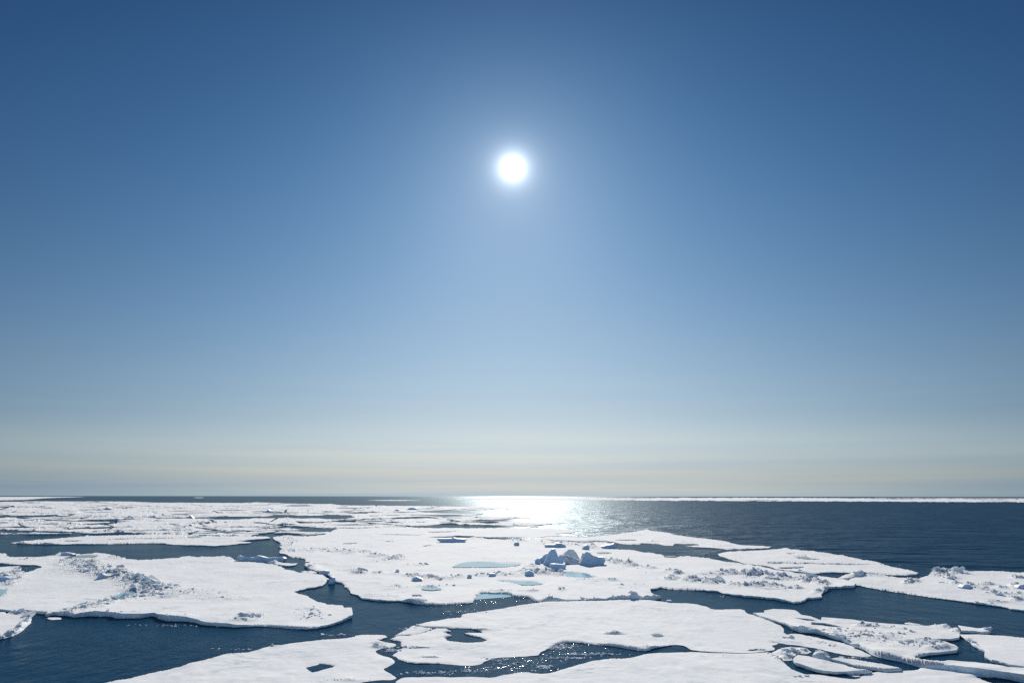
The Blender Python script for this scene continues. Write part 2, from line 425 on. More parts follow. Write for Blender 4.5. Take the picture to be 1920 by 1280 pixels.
def build_floe(name, label, poly, fb=0.35, holes=(), within=(), rough=1.0, smooth=0, sp=(2.0, 1.1), fields=(), ponds=(),
               greys=(), bumps=(), cat="ice floe", group=None, flat=1.0, rub=1.0, undercut=0.10, rough_holes=0.7, raw=False, lip=0.6, lipw=0.4):
    O = poly if raw else roughen(poly, rough, 3.0, smooth)
    if len(O) < 3: return None
    HS = [h if raw else roughen(h, rough_holes, 3.0, 0) for h in holes]
    WS = list(within)
    A = np.array(O)
    x0, y0 = A.min(0); x1, y1 = A.max(0)
    def grid(bx0, by0, bx1, by1, sx, sy):
        gx, gy = np.meshgrid(np.arange(bx0, bx1, sx), np.arange(by0, by1, sy))
        gx = gx.ravel(); gy = gy.ravel()
        return gx + RNG.uniform(-.35, .35, gx.shape) * sx, gy + RNG.uniform(-.35, .35, gy.shape) * sy
    vy1 = min(y1, 1300)
    gx, gy = grid(max(x0, -60), y0, min(x1, 1980), vy1, *sp)
    if y1 > 1300:
        hx, hy = grid(x0, 1300, x1, y1, 12, 6); gx = np.r_[gx, hx]; gy = np.r_[gy, hy]
    if x0 < -60:
        hx, hy = grid(x0, y0, -60, y1, 10, 3); gx = np.r_[gx, hx]; gy = np.r_[gy, hy]
    if x1 > 1980:
        hx, hy = grid(1980, y0, x1, y1, 10, 3); gx = np.r_[gx, hx]; gy = np.r_[gy, hy]
    keep = inside(gx, gy, O)
    gx, gy = gx[keep], gy[keep]
    for f in fields:
        cx, cy, rx, ry = f[:4]
        fx, fy = grid(cx - rx * 1.3, cy - ry * 1.6, cx + rx * 1.3, cy + ry * 1.6, 1.25, 0.45)
        k = (field_mask(fx, fy, [f]) > 0.08 * f[4]); k &= inside(fx, fy, O)
        gx = np.r_[gx, fx[k]]; gy = np.r_[gy, fy[k]]
    co = [Vector(p) for p in O]; ed = [(i, (i + 1) % len(O)) for i in range(len(O))]
    for L in list(HS) + WS:
        b = len(co); co += [Vector(p) for p in L]; ed += [(b + i, b + (i + 1) % len(L)) for i in range(len(L))]
    co += [Vector((float(a), float(b))) for a, b in zip(gx, gy)]
    vo, _, fo, _, _, _ = delaunay_2d_cdt(co, ed, [], 0, 1e-5, False)
    V2 = np.array([(v.x, v.y) for v in vo]); T = np.array([f for f in fo if len(f) == 3], np.int64)
    if len(T) == 0: return None
    C = V2[T].mean(1)
    ok = inside(C[:, 0], C[:, 1], O)
    for w in WS: ok &= inside(C[:, 0], C[:, 1], w)
    for h in HS: ok &= ~inside(C[:, 0], C[:, 1], h)
    a = V2[T[:, 1]] - V2[T[:, 0]]; b = V2[T[:, 2]] - V2[T[:, 0]]
    ar = a[:, 0] * b[:, 1] - a[:, 1] * b[:, 0]
    ok &= np.abs(ar) > 1e-7
    T = T[ok]; ar = ar[ok]
    if WS and len(T):                                   # a lead may cut a floe in two: keep the larger piece
        lab = np.arange(len(V2))
        while True:
            mn = lab[T].min(1); l2 = lab.copy()
            for c in range(3): np.minimum.at(l2, T[:, c], mn)
            l2 = l2[l2]
            if (l2 == lab).all(): break
            lab = l2
        lt = lab[T[:, 0]]; u, n_ = np.unique(lt, return_counts=True)
        k = lt == u[n_.argmax()]; T = T[k]; ar = ar[k]
    if len(T) == 0: return None
    T[ar > 0] = T[ar > 0][:, ::-1]                      # px y runs down: this makes normals point up
    used = np.unique(T); mp = -np.ones(len(V2), np.int64); mp[used] = np.arange(len(used)); T = mp[T]; V2 = V2[used]
    px, py = V2[:, 0], V2[:, 1]
    fbv = fb_at(px, py, fb, bumps)
    x, y = unproj(px, py, fbv)
    zt = fbv + relief(px, py, x, y, fields, list(ponds) + list(greys), flat)
    # boundary edges
    E = np.concatenate([T[:, [0, 1]], T[:, [1, 2]], T[:, [2, 0]]])
    key = np.minimum(E[:, 0], E[:, 1]) * (len(V2) + 1) + np.maximum(E[:, 0], E[:, 1])
    uk, inv, cnt = np.unique(key, return_inverse=True, return_counts=True)
    BE = E[cnt[inv] == 1]
    bv = np.unique(BE)
    from mathutils.kdtree import KDTree
    kd = KDTree(len(bv))
    for i in bv: kd.insert((float(x[i]), float(y[i]), 0.0), int(i))
    kd.balance()
    near = np.array([kd.find((float(a), float(b), 0.0))[2] for a, b in zip(x, y)])
    wv = lipw * (1 + .5 * noise(x / 3, y / 3, 11))
    q = np.clip(near / wv, 0, 1); q = np.sqrt(1 - (1 - q) ** 2)
    lh = np.clip(lip * (1 + 1.1 * fbm(x / 9, y / 14, 12, 2)), .15, 1.0)
    zt = zt * (lh + (1 - lh) * q)
    zt = np.maximum(zt, 0.02)
    V = np.stack([x, y, zt], 1)
    # outward direction per boundary vertex
    nrm = np.zeros((len(V2), 2))
    d = V[BE[:, 1], :2] - V[BE[:, 0], :2]; L = np.linalg.norm(d, axis=1)[:, None] + 1e-9
    on = np.stack([d[:, 1], -d[:, 0]], 1) / L
    np.add.at(nrm, BE[:, 0], on); np.add.at(nrm, BE[:, 1], on)
    nrm /= (np.linalg.norm(nrm, axis=1)[:, None] + 1e-9)
    nb = len(bv); b0 = len(V)
    pos = -np.ones(len(V2), np.int64); pos[bv] = np.arange(nb)
    X, Y, Z = V[bv, 0], V[bv, 1], V[bv, 2]; N = nrm[bv]
    j1 = noise(X / .5, Y / .5, 81); j2 = noise(X / .8, Y / .8, 82)
    rings = [V[bv]]
    for (zf, off, jit) in ((0.72, 0.04, 0.03), (0.25, 0.01, 0.05), (None, -undercut, 0.03)):
        zz = Z * zf if zf is not None else np.full(nb, -0.25)
        o_ = off + jit * (j1 if zf != 0.25 else j2)
        rings.append(np.stack([X + N[:, 0] * o_, Y + N[:, 1] * o_, zz], 1))
    VV = np.concatenate([V] + rings)
    FF = [T]; MI = [np.zeros(len(T), int)]; SM = [np.ones(len(T), bool)]
    ea, eb = pos[BE[:, 0]], pos[BE[:, 1]]
    for r in range(3):
        u = b0 + r * nb; w = u + nb
        q1 = np.stack([u + ea, w + ea, w + eb], 1); q2 = np.stack([u + ea, w + eb, u + eb], 1)
        FF += [q1, q2]; MI += [np.full(len(q1), 0 if r == 0 else 1)] * 2; SM += [np.full(len(q1), r > 0)] * 2
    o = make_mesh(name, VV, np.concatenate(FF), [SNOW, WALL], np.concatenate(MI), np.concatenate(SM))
    tag(o, label, cat, group)
    # rubble of the pressure ridges
    if fields and rub > 0:
        P = []; S = []
        for f in fields:
            cx, cy, rx, ry, am = f[:5]; slp = f[5] if len(f) > 5 else 0.0
            n = int(rub * (rx * ry) * 0.15) + 2
            u = np.clip(RNG.normal(0, .42, n), -.9, .9); v = np.clip(RNG.normal(0, .42, n), -.9, .9)
            qx = cx + u * rx; qy = cy + v * ry + slp * u * rx
            k = inside(qx, qy, O)
            for h in HS: k &= ~inside(qx, qy, h)
            for w in WS: k &= inside(qx, qy, w)
            qx, qy = qx[k], qy[k]
            f_ = fb_at(qx, qy, fb, bumps); wx, wy = unproj(qx, qy, f_)
            wz = f_ + relief(qx, qy, wx, wy, fields, [], flat)
            P.append(np.stack([wx, wy, wz], 1)); S.append(am * np.exp(RNG.normal(-1.9, .62, len(qx))))
        P = np.concatenate(P); S = np.concatenate(S)
        if len(P): tag(chunks("pressure_ridge", P, S, parent=o, seed=len(P)), kind="stuff")
    for lst, mt, nm in ((ponds, POND, "melt_pond"), (greys, GREY, "melt_pond")):
        for Pn in lst:
            Q = roughen(Pn, 0.5, 2.5, 1); A = np.array(Q)
            z = float(fb_at(A[:, 0].mean(), A[:, 1].mean(), fb, bumps)) - 0.05
            wx, wy = unproj(A[:, 0], A[:, 1], z)
            tv = [Vector((a, b)) for a, b in zip(A[:, 0], A[:, 1])]
            r = delaunay_2d_cdt(tv, [(i, (i + 1) % len(tv)) for i in range(len(tv))], [], 1, 1e-5, False)
            V2 = np.array([(v.x, v.y) for v in r[0]]); T2 = np.array([f[::-1] for f in r[2] if len(f) == 3])
            wx, wy = unproj(V2[:, 0], V2[:, 1], z)
            make_mesh(nm, np.stack([wx, wy, np.full(len(wx), z)], 1), T2, [mt], parent=o)
    return o


def build_block(name, label, outl, depth, fb=0.35, lean=0.12, back=0.6, cat="ice block", group=None, rise=0.0, rough=0.022, mt=None):
    """upright lump of ice: the outline stands at the distance of its base and gets a real depth"""
    A = np.array(outl, float)
    by = A[:, 1].max(); bx = A[:, 0].mean()
    cx, cy = unproj(bx, by, fb)
    mp = float(np.hypot(cx, cy)) / FPX
    dist = float(cy)
    # vertical plane y = dist
    a = (A[:, 0] - 960) / FPX; b = (640 - A[:, 1]) / FPX
    dx = Rv.x * a + Uv.x * b; dy = Fv.y + Uv.y * b; dz = Fv.z + Uv.z * b + Rv.z * a
    k = dist / dy
    F3 = np.stack([dx * k, np.full(len(A), dist), H0 + dz * k], 1)
    zb = F3[:, 2].min(); ht = F3[:, 2].max() - zb
    c = F3.mean(0)
    fr = F3.copy(); fr[:, 1] += lean * (F3[:, 2] - zb)         # the face leans away from the viewer
    n = len(A)
    mid = F3.copy(); mid[:, 0] = c[0] + (F3[:, 0] - c[0]) * 1.04; mid[:, 1] = dist + depth * .45 + lean * .6 * (F3[:, 2] - zb)
    mid[:, 2] = zb + (F3[:, 2] - zb) * (1.0 + rise)
    bk = F3.copy(); bk[:, 0] = c[0] + (F3[:, 0] - c[0]) * back; bk[:, 1] = dist + depth + 0.1 * (F3[:, 2] - zb)
    bk[:, 2] = zb + (F3[:, 2] - zb) * back * .7
    low = lambda Q: np.where((Q[:, 2] - zb < 0.22 * ht)[:, None], Q - np.array([0, 0, .35]), Q)
    rings = [low(fr), low(mid), low(bk)]
    V = np.concatenate(rings + [rings[0].mean(0)[None], rings[2].mean(0)[None]])
    Fc = []
    for r in range(2):
        for i in range(n):
            j = (i + 1) % n
            Fc += [(r * n + i, r * n + j, (r + 1) * n + j), (r * n + i, (r + 1) * n + j, (r + 1) * n + i)]
    for i in range(n):
        j = (i + 1) % n
        Fc += [(3 * n, j, i), (3 * n + 1, 2 * n + i, 2 * n + j)]
    F = np.array(Fc)
    # subdivide so that the surface can be broken up
    for _ in range(3):
        E = np.sort(np.concatenate([F[:, [0, 1]], F[:, [1, 2]], F[:, [2, 0]]]), 1)
        ue, inv = np.unique(E, axis=0, return_inverse=True); inv = inv.ravel()
        mids = V[ue].mean(1); o0 = len(V); V = np.concatenate([V, mids]); nf = len(F)
        a_, b_, c_ = o0 + inv[:nf], o0 + inv[nf:2 * nf], o0 + inv[2 * nf:]
        F = np.concatenate([np.stack([F[:, 0], a_, c_], 1), np.stack([a_, F[:, 1], b_], 1), np.stack([c_, b_, F[:, 2]], 1), np.stack([a_, b_, c_], 1)])
    s = max(.4, ht * .35)
    for ax, sd in ((0, 91), (1, 92), (2, 93)):
        V[:, ax] += rough * ht * (fbm(V[:, 0] / s + V[:, 2] / s * .7, V[:, 1] / s + V[:, 2] / s, sd, 3))
    # orientation
    v0, v1, v2 = V[F[:, 0]], V[F[:, 1]], V[F[:, 2]]
    vol = np.einsum('ij,ij->i', v0 - V.mean(0), np.cross(v1 - v0, v2 - v0)).sum()
    if vol < 0: F = F[:, ::-1]
    o = make_mesh(name, V, F, [mt or BLUE], smooth=np.full(len(F), lean > 9), origin=(float(c[0]), dist + depth / 2, float(zb)))
    tag(o, label, cat, group)
    return o


# ------------------------------------------------------------------ the sea
XS = np.array([-60000., -4000, -600, -150, 0, 150, 600, 4000, 60000]); YS = np.array([-200., 20, 150, 600, 2500, 12000, 60000])
gx, gy = np.meshgrid(XS, YS)
V = np.stack([gx.ravel(), gy.ravel(), np.zeros(gx.size)], 1)
nx = len(XS); F = []
for j in range(len(YS) - 1):
    for i in range(nx - 1):
        a = j * nx + i; F.append((a, a + 1, a + nx + 1, a + nx))
sea = make_mesh("sea", V, F, [SEA], origin=(0, 0, 0)); tag(sea, kind="structure")

# ------------------------------------------------------------------ traced outlines (photo pixels, projected onto the sea)
L, R = -140, 2060
# --- big floe on the left
LEFT = [(L,1037),(13,1036.5),(15,1038),(10,1041),(25,1043),(55,1042.5),(62,1042),(80,1041),(100,1040),(112,1037),(136,1038),
 (160,1037.5),(190,1036),(205,1038),(220,1043),(237,1048),(262,1049.5),(290,1048),(330,1045),(345,1042.5),(360,1042),(390,1043),(420,1042),
 (437,1047),(445,1050.5),(480,1053),(500,1056),(515,1058),(525,1061),(535,1067),(550,1069),(565,1074),(600,1076),(612,1081),(616,1086),(612,1091),
 (605,1097),(590,1100),(577,1101),(560,1105),(550,1109),(557,1112),(585,1121),(592,1125),(612,1129),(642,1133),(645,1137),(660,1138),
 (662,1145),(659,1154),(642,1162),(620,1169),(600,1172),(575,1174),(542,1172),(512,1170),(480,1169),(445,1170),(422,1168),(380,1165),(365,1160),
 (350,1157),(320,1155),(305,1153),(285,1148),(265,1150),(217,1150),(207,1147),(175,1146),(140,1149),(125,1147),(100,1147),(87,1150),(85,1146),(50,1143),(25,1145),
 (0,1141),(L,1140)]
LEFT_HOLE = [(L,1055),(0,1055),(12,1055.5),(35,1057.5),(55,1057.3),(70,1057.8),(77,1060),(78,1063),(70,1065),(60,1068),(50,1073),(42,1075),
 (38,1071),(40,1062.5),(20,1061),(0,1062),(L,1062)]
LEFT_F = [(150,1056,43.7,9.1,0.8),(180,1066,57.5,11.7,0.92),(215,1079,57.5,9.1,1.03,.1),(262,1091,51.7,9.1,1.03,.15),(285,1101,57.5,10.4,1.03),(300,1112,46.0,7.8,0.57),(350,1108,69.0,7.8,0.34),
 (400,1120,69.0,3.9,0.25),(178,1134,46.0,6.5,0.69,-.18),(128,1144,36.8,5.2,0.69,-.2),(235,1119,46.0,6.5,0.69,-.1),(200,1149,39.1,3.2,0.46),(300,1154,57.5,2.6,0.34),(465,1158,32.2,5.9,0.69,-.12),
 (585,1148,36.8,11.7,0.4),(40,1068,16.1,7.8,0.57),(6,1075,41.4,6.5,0.8),(14,1084,36.8,6.5,0.8),(18,1093,18.4,3.9,0.69),(215,1044,23.0,3.9,0.46),(112,1038,25.3,2.0,0.57),(60,1047,39.1,2.1,0.57,-.06),
 (120,1068,46.0,3.9,0.29,-.1)]
build_floe("ice_floe","large floe at left with a wide hummock field and a walled front edge",LEFT,fb=.25,lip=1.2,holes=[LEFT_HOLE],rough=1.2,
 fields=LEFT_F,ponds=[[(205,1119),(225,1112),(240,1108),(253,1107),(255,1111),(248,1116),(225,1119.5)],[(-20,1108),(0,1105),(12,1103),(10,1111),(0,1117),(-20,1118)]],
 greys=[[(118,1045.5),(135,1041.5),(160,1039.5),(180,1040),(184,1041.3),(170,1045),(135,1046.8)]],
 bumps=[(170,1152,90,14,.36),(300,1158,80,14,.34),(420,1168,60,10,.12),(560,1176,80,10,.12),(662,1150,14,10,.15)])

# --- central pack floe
CEN = [(512,1007),(540,1003.5),(556,1005),(590,1003.5),(606,1001.5),(616,997),(626,992.5),(636,989.5),(650,989.3),(680,990),(712,988),(728,987),(760,987),(785,988.4),(840,989.2),(900,989),
 (940,988.5),(1000,989),(1035,990),(1060,992),(1088,994),(1070,998),(1042,1000.5),(1052,1003),(1010,1006),(996,1007.6),
 (1040,1013),(1085,1016.5),(1135,1015),(1150,1018),(1158,1029),(1188,1030.5),(1197,1032.5),(1227,1036),(1243,1039),(1247,1043.5),(1260,1044),(1280,1041),
 (1313,1042.5),(1338,1046.5),(1363,1051.5),(1387,1053.5),(1400,1057),(1420,1060),(1442,1062),(1456,1066.5),(1477,1069.5),(1496,1072.5),(1520,1075.5),
 (1545,1080.5),(1571,1083.5),(1588,1088),(1602,1092.5),(1603,1095),(1586,1095.5),(1575,1098),(1565,1099.5),(1552,1104),(1544,1109),(1540,1113),(1541,1118),
 (1517,1119.5),(1509,1124),(1500,1127),(1490,1128.5),(1472,1125),(1455,1122.5),(1443,1120.5),(1407,1117.5),(1392,1116),(1373,1114.5),(1358,1111),(1345,1107.5),(1337,1106),(1315,1104.5),
 (1267,1102.5),(1250,1101),(1237,1100.3),(1218,1105),(1220,1110),(1228,1114.5),(1238,1118),(1236,1120.5),(1200,1121.5),(1160,1122),(1120,1123.5),(1080,1125),
 (1040,1126),(1010,1127.5),(1003,1125.5),(995,1117.5),(985,1116.5),(966,1116),(959,1112),(941,1110),(902,1110),(890,1114),(891,1120),(884,1125),(886,1128),
 (875,1129),(847,1129.5),(825,1131),(810,1130),(792,1129),(755,1124),(720,1123.5),(697,1121.5),(680,1118.5),(672,1115),(660,1111),(655,1106),(649,1099),(642,1092.5),
 (632,1089.5),(624,1085),(618,1079),(612,1074),(598,1069),(590,1066.5),(577,1064),(571,1059),(570,1056),(582,1053.5),(572,1051.5),(574,1048),(567,1045.5),(550,1043),(536,1040),(526,1036),
 (521,1033),(529,1028),(524,1023),(526,1019),(519,1014),(511,1010)]
CRACK_A = [(800,1006.5),(835,1005),(860,1003.8),(890,1004.2),(895,1005.3),(920,1006.6),(960,1006),(992,1007),(1004,1009.5),(960,1011),(920,1010),(905,1008.2),(870,1007.6),(845,1006.8),(820,1006.9)]
SLIT_N = [(700,1001.6),(740,1001.3),(783,1001.8),(800,1000.5),(783,1002.5),(740,1002.1)]
CEN_F = [(545,1011,26,8,.5),(540,1022,18,6,.5),(556,1031,26,4,1.0),(605,1031,40,5,.6),(650,1033,34,4,.5),(660,1036,20,3,.5),(685,1036,24,3,.6,.1),(715,1042,28,5,.8,.1),(735,1048,30,4,.6),(742,1044,18,3,.7),
 (708,1052,20,2,.4),(770,1058,25,1.6,.4),(796,1057.5,9,1.5,.9),(675,1073,16,3,.9),(668,1068,22,2,.5),(712,1073,16,2.5,.6),(745,1074,10,2,.6),(772,1079,14,2.5,.8),(795,1080,22,3,.7,.05),(830,1083,22,3,.6),
 (860,1079,22,3,.5,-.12),(900,1076,22,3,.7),(925,1075,20,3,1.0),(955,1076,22,4,.7),(990,1072,20,5,1.2),(1020,1073,22,5,1.1),(1048,1077,14,3,.8),(1010,1056,18,5,.9),(995,1060,14,3,.7),
 (1080,1052,20,5,.7),(1150,1052,24,4,1.1,.15),(1176,1057,26,3,.9,.15),(1212,1064,18,2,.6),(1256,1069,12,2,.5),(1270,1074,10,2,.9),(1262,1084,16,3,.8),(1300,1088,24,3.5,1.0,.08),(1345,1092,30,3.5,.8),
 (1330,1076,22,2.5,.5),(1362,1074,24,3.5,1.1),(1410,1077,30,4.5,1.3),(1450,1081,30,5,1.4,.08),(1490,1084,26,4,.8),(1395,1097,34,3,.9,.03),(1440,1099,34,3,.8),(1470,1102,40,3,.5),(1538,1092,16,3.2,1.3,.1),(1515,1088,20,3,.9),
 (1495,1103,12,2,.8),(1545,1105,24,3,.5,-.3),(820,1097,40,2,.4,-.05),(760,1100,40,2,.4,-.1),(745,1098,20,1.5,.6),(940,1107,40,2.5,.5),(1052,1104,10,5,.6),(1000,1107,14,2,.4),(1120,1086,60,5,.2),(1230,1072,40,3,.2),(1180,1096,30,2,.25),(1180,1102,22,1.5,.5),
 (1030,1124.5,24,1.6,.6),(1100,1123,30,1.6,.6),(1160,1121.5,26,1.7,.7),(1190,1120,14,2.2,1.1),(1220,1119.5,16,1.6,.8),(900,1007.5,16,1.4,.7),(980,1013,30,2.2,.8),(1040,1017,34,2.5,.9),(1085,1021,30,3,.9),(1110,1025,22,3,.9),
 (1226,1034,12,1.3,.8),(600,1056,40,2,.3),(585,1061,12,2,.5),(700,1115,40,2,.3),(770,1126,40,1.6,.5),(570,1000.5,20,1,.5)]
TQ = [[(845,1063),(860,1057),(875,1053),(890,1052),(910,1052.5),(935,1055),(980,1056.5),(965,1061),(940,1062.5),(890,1062.5),(860,1063)],
 [(930,1087.5),(945,1087),(965,1088.5),(1000,1089),(1020,1094),(1005,1096),(980,1096),(968,1093),(950,1090)],
 [(1038,1072),(1055,1071),(1080,1072),(1100,1074),(1118,1082),(1090,1083),(1070,1081),(1055,1077)],
 [(788,1102.5),(800,1099.5),(815,1099.5),(832,1104),(810,1106),(795,1105)],[(1138,1085),(1155,1085),(1160,1089.5),(1145,1089)],[(992,1066),(1008,1065),(1006,1070),(994,1070)]]
GQ = [[(640,1018),(665,1016.2),(672,1017.5),(650,1019)],[(790,1022.8),(805,1020.2),(808,1022),(795,1023.5)],[(720,1013.3),(735,1012.8),(738,1014),(724,1014.4)],
 [(558,1001.2),(600,999.4),(604,1000.8),(570,1002.8)],[(800,996.3),(838,995),(868,994),(835,997),(812,997.6)],[(1115,1035),(1140,1034.5),(1150,1036.5),(1125,1037)],[(772,1114),(790,1113.5),(793,1115.5),(775,1116)],
 [(1244,1041.5),(1262,1041),(1270,1042.5),(1250,1043.4)]]
build_floe("ice_floe","largest floe in the middle, with turquoise melt ponds and several pressure ridges",CEN,fb=.20,lip=1.0,holes=[CRACK_A,SLIT_N],rough=1.3,
 fields=CEN_F,ponds=TQ,greys=GQ,bumps=[(700,1122,60,10,.12),(790,1130,40,8,.12),(1590,1096,26,5,.35),(1520,1120,40,8,.1),(1200,1120,40,3,.15),(585,1062,16,8,.35),(605,1070,10,4,.3)])

# --- tongues bordering the open sea on the right
build_floe("ice_floe","long low floe pointed at both ends, bordering the open sea right of the glitter",
 [(1010,1007),(1052,1003.8),(1085,1006.5),(1120,1004),(1165,1000),(1200,994),(1213,992),(1223,994),(1255,998),(1262,1001),(1300,1006),(1340,1011),(1357,1013),(1388,1021),(1447,1023.5),
 (1440,1026.5),(1393,1028),(1367,1029),(1353,1027.5),(1298,1025),(1288,1022.5),(1313,1021),(1308,1018.7),(1265,1018),(1260,1021.5),(1247,1021.5),(1235,1018.5),(1203,1016.5),(1197,1019.5),(1167,1018.5),
 (1152,1014.5),(1135,1012.2),(1085,1014),(1040,1011.5),(1006,1008.6)],fb=.25,rough=.7,fields=[(1190,1002,14,.8,.3),(1225,1014.5,18,.8,.4),(1285,1015,10,.8,.4),(1360,1022.5,22,.8,.5),(1120,1010,14,.8,.4)],
 greys=[[(1148,1011.2),(1180,1010.5),(1200,1011.5),(1170,1012.3)]])
build_floe("ice_floe","smooth tongue of ice with grey ponds and a straight crack beside the open sea",
 [(1358,1034),(1400,1031.5),(1440,1029.8),(1462,1028),(1475,1026.5),(1480,1028),(1525,1032),(1560,1037),(1577,1040),(1600,1045),(1640,1052),(1653,1055.5),(1680,1063),(1700,1067),(1722,1072),
 (1717,1075.5),(1700,1077.5),(1668,1076),(1640,1073),(1620,1070.5),(1600,1072),(1584,1072),(1575,1071),(1550,1071.5),(1539,1072.5),(1521,1073.5),(1496,1070),(1477,1067),(1456,1064),(1442.5,1059),(1400,1055),(1387,1051.5),(1367,1046),(1352,1040.5),(1347,1037)],
 fb=.25,rough=.7,holes=[[(1440,1053.2),(1500,1054.2),(1560,1055.3),(1640,1056.6),(1656,1056.6),(1600,1057),(1540,1056.3),(1480,1055.1),(1440,1054)]],rough_holes=.3,
 greys=[[(1491,1044),(1500,1042),(1513,1042),(1520,1045),(1542,1047.5),(1525,1047.8),(1505,1046.8)],[(1455,1062.6),(1490,1062),(1508,1061),(1500,1063.5),(1470,1064.2)],[(1472,1036.5),(1486,1035.5),(1492,1036.8),(1480,1037.6)]],
 fields=[(1502,1069,12,1.3,.8),(1580,1041.5,10,1,.5)])
build_floe("ice_floe","white floe at the right edge with a snowy peak on its shore and scattered hummocks",
 [(1590,1090),(1597,1084),(1620,1077),(1640,1075.5),(1665,1079),(1700,1082),(1725,1082.5),(1735,1079),(1745,1077),(1757,1073),(1775,1070),(1789,1069),(1799,1071),(1815,1071.5),(1830,1069.5),(1860,1069.2),(1900,1071),(1960,1073),(R,1077),
 (R,1160),(1960,1146),(1920,1142),(1897,1139.5),(1880,1135),(1842,1129),(1805,1124.5),(1760,1119),(1725,1114),(1696,1109.5),(1680,1107.5),(1646,1102),(1604,1094.5)],
 fb=.26,rough=.7,fields=[(1766,1072,13,4.5,2.3),(1790,1072,24,4,1.5,.08),(1765,1076,22,5,1.0),(1782,1082,18,4,.8),(1640,1077,20,2,.4),(1702,1091,12,4,1.1,-.25),(1718,1088,10,3,.8),(1768,1092,16,2,.7),(1790,1093,12,2,.7),(1818,1098,16,2.5,1.1,.1),(1845,1105,20,2.2,.7,.1),
 (1872,1112,24,2.5,.7,.06),(1905,1112,16,2,.6),(1908,1099,16,4,1.1),(1880,1101,16,3,.5),(1862,1127,34,2.3,.7),(1905,1121,14,5,.6),(1908,1082,12,2,.6),(1850,1095,20,2,.5)],bumps=[(1842,1130,30,6,.1)])

# --- near middle floe
build_floe("ice_floe","broad smooth floe in the near middle around a keyhole shaped pool of dark water",
 [(783,1168),(787,1170),(800,1165),(820,1162),(845,1157.5),(864,1157),(868,1150),(880,1148),(920,1142),(960,1137),(990,1131),(1010,1129.3),(1060,1128),(1100,1127),(1160,1124.8),(1200,1124.5),(1232,1126),(1245,1128),(1275,1129),(1305,1130.5),(1325,1136),
 (1332,1140),(1350,1141.5),(1372,1141),(1392,1142.5),(1400,1149),(1413.5,1153),(1428,1158),(1447,1164.5),(1468,1173),(1470,1184),(1474,1188),(1487,1185.5),(1505,1187.5),(1530,1193),(1560,1199.5),(1575,1202),(1590,1205),(1600,1211),
 (1625,1222),(1634,1227.5),(1620,1229),(1590,1226),(1575,1223),(1560,1220),(1540,1215),(1525,1212),(1500,1208),(1480,1206),(1456,1202.5),(1456,1206),(1446,1208),(1452,1212),(1450,1216),(1440,1218),
 (1400,1222),(1350,1222),(1300,1218),(1290,1213),(1280,1208),(1262,1206),(1258,1208),(1240,1211),(1225,1214),(1212,1219),(1200,1218),(1170,1213),(1150,1209.5),(1130,1208),(1110,1206),(1087,1203.5),(1070,1203),(1052,1203),(1045,1205),(1030,1212),
 (1012,1223),(1008,1227),(985,1228),(960,1229),(930,1232),(915,1236),(900,1243),(885,1245),(860,1244.5),(830,1241),(795,1240),(780,1241),(762,1238.5),(750,1234),(746,1229),(735,1226.5),(742,1222.5),(748,1219),(742,1216.5),(758,1213.5),
 (753,1208),(752,1200),(740,1199),(733,1197),(735,1193.5)],fb=.10,lip=.6,lipw=.5,rough=.75,smooth=1,
 holes=[[(725,1194.5),(745,1190),(775,1189),(783,1186.5),(800,1182.3),(810,1178),(780,1173.8),(772,1165),(790,1175),(815,1176.4),(842,1176.8),(860,1176),(885,1177),(902,1182),(905,1184.5),(885,1185),(872,1186.5),(882,1190),(900,1193),(915,1198),(905,1202),
 (885,1204.5),(862,1204.5),(843,1202),(836,1199),(838,1197),(833,1195),(846,1190.5),(838,1187),(830,1185.5),(845,1181.5),(838,1178.5),(820,1177.6),(813,1178.8),(800,1183.2),(783,1187.3),(770,1190),(745,1191),(735,1196)],[(1437,1201),(1450,1200.4),(1466,1201.6),(1450,1202)],[(1132,1189.6),(1150,1189.2),(1178,1190.3),(1152,1190.4)],[(1398,1217),(1412,1215.6),(1424,1216.6),(1410,1217.8)],[(790,1230.8),(815,1230.5),(825,1231.3),(800,1231.5)],[(753,1213),(790,1212.6),(806,1213.8),(780,1214)]],rough_holes=.35,
 fields=[(1150,1187,16,2,.35),(895,1179.5,20,1.6,.35),(775,1212,26,2.2,.4),(1550,1205,34,4,.3,.2),(1400,1200,50,4,.14),(1420,1216,20,1.6,.3),(800,1230,30,2.5,.12),(1230,1214,30,2,.15)],
 greys=[[(1222,1188),(1235,1187),(1248,1190.5),(1238,1193.5),(1226,1193)]],flat=1.5,bumps=[(790,1238,50,8,.06),(1100,1124,140,3,.05)])

# --- foreground floes
build_floe("ice_floe","smooth white foreground floe lower left of centre with a small dark hole in it",
 [(L,1420),(-100,1360),(60,1312),(150,1290),(200,1280),(250,1270),(285,1261),(330,1253),(365,1243),(400,1235),(428,1226),(440,1226),(460,1224),(480,1219),(495,1214),(520,1211),(550,1206),(600,1201),(635,1199),
 (662,1195),(668,1191),(690,1189),(720,1189),(726,1193),(720,1195),(712,1199),(708,1199.5),(715,1202),(725,1204),(740,1205),(744,1208),(735,1212),(712,1214),(702,1218),(708,1224),(720,1228),(735,1232),(739,1238),(736,1243),(725,1248),(718,1251),
 (725,1258),(738,1264),(744,1269),(735,1272),(710,1272),(690,1275),(670,1279),(640,1285),(600,1296),(580,1320),(560,1420)],fb=.10,lip=.6,lipw=.5,rough=.75,smooth=1,
 holes=[[(572,1249),(590,1245),(600,1241),(610,1242),(625,1245),(630,1244),(626,1248),(605,1253),(597,1256),(585,1258),(578,1254)]],rough_holes=.5,
 fields=[(500,1212,24,1.5,.25),(650,1273,60,3,.12),(710,1211,16,2,.4),(600,1262,60,5,.05),(705,1205,14,2,.25)],flat=1.5,sp=(2.2,1.3))
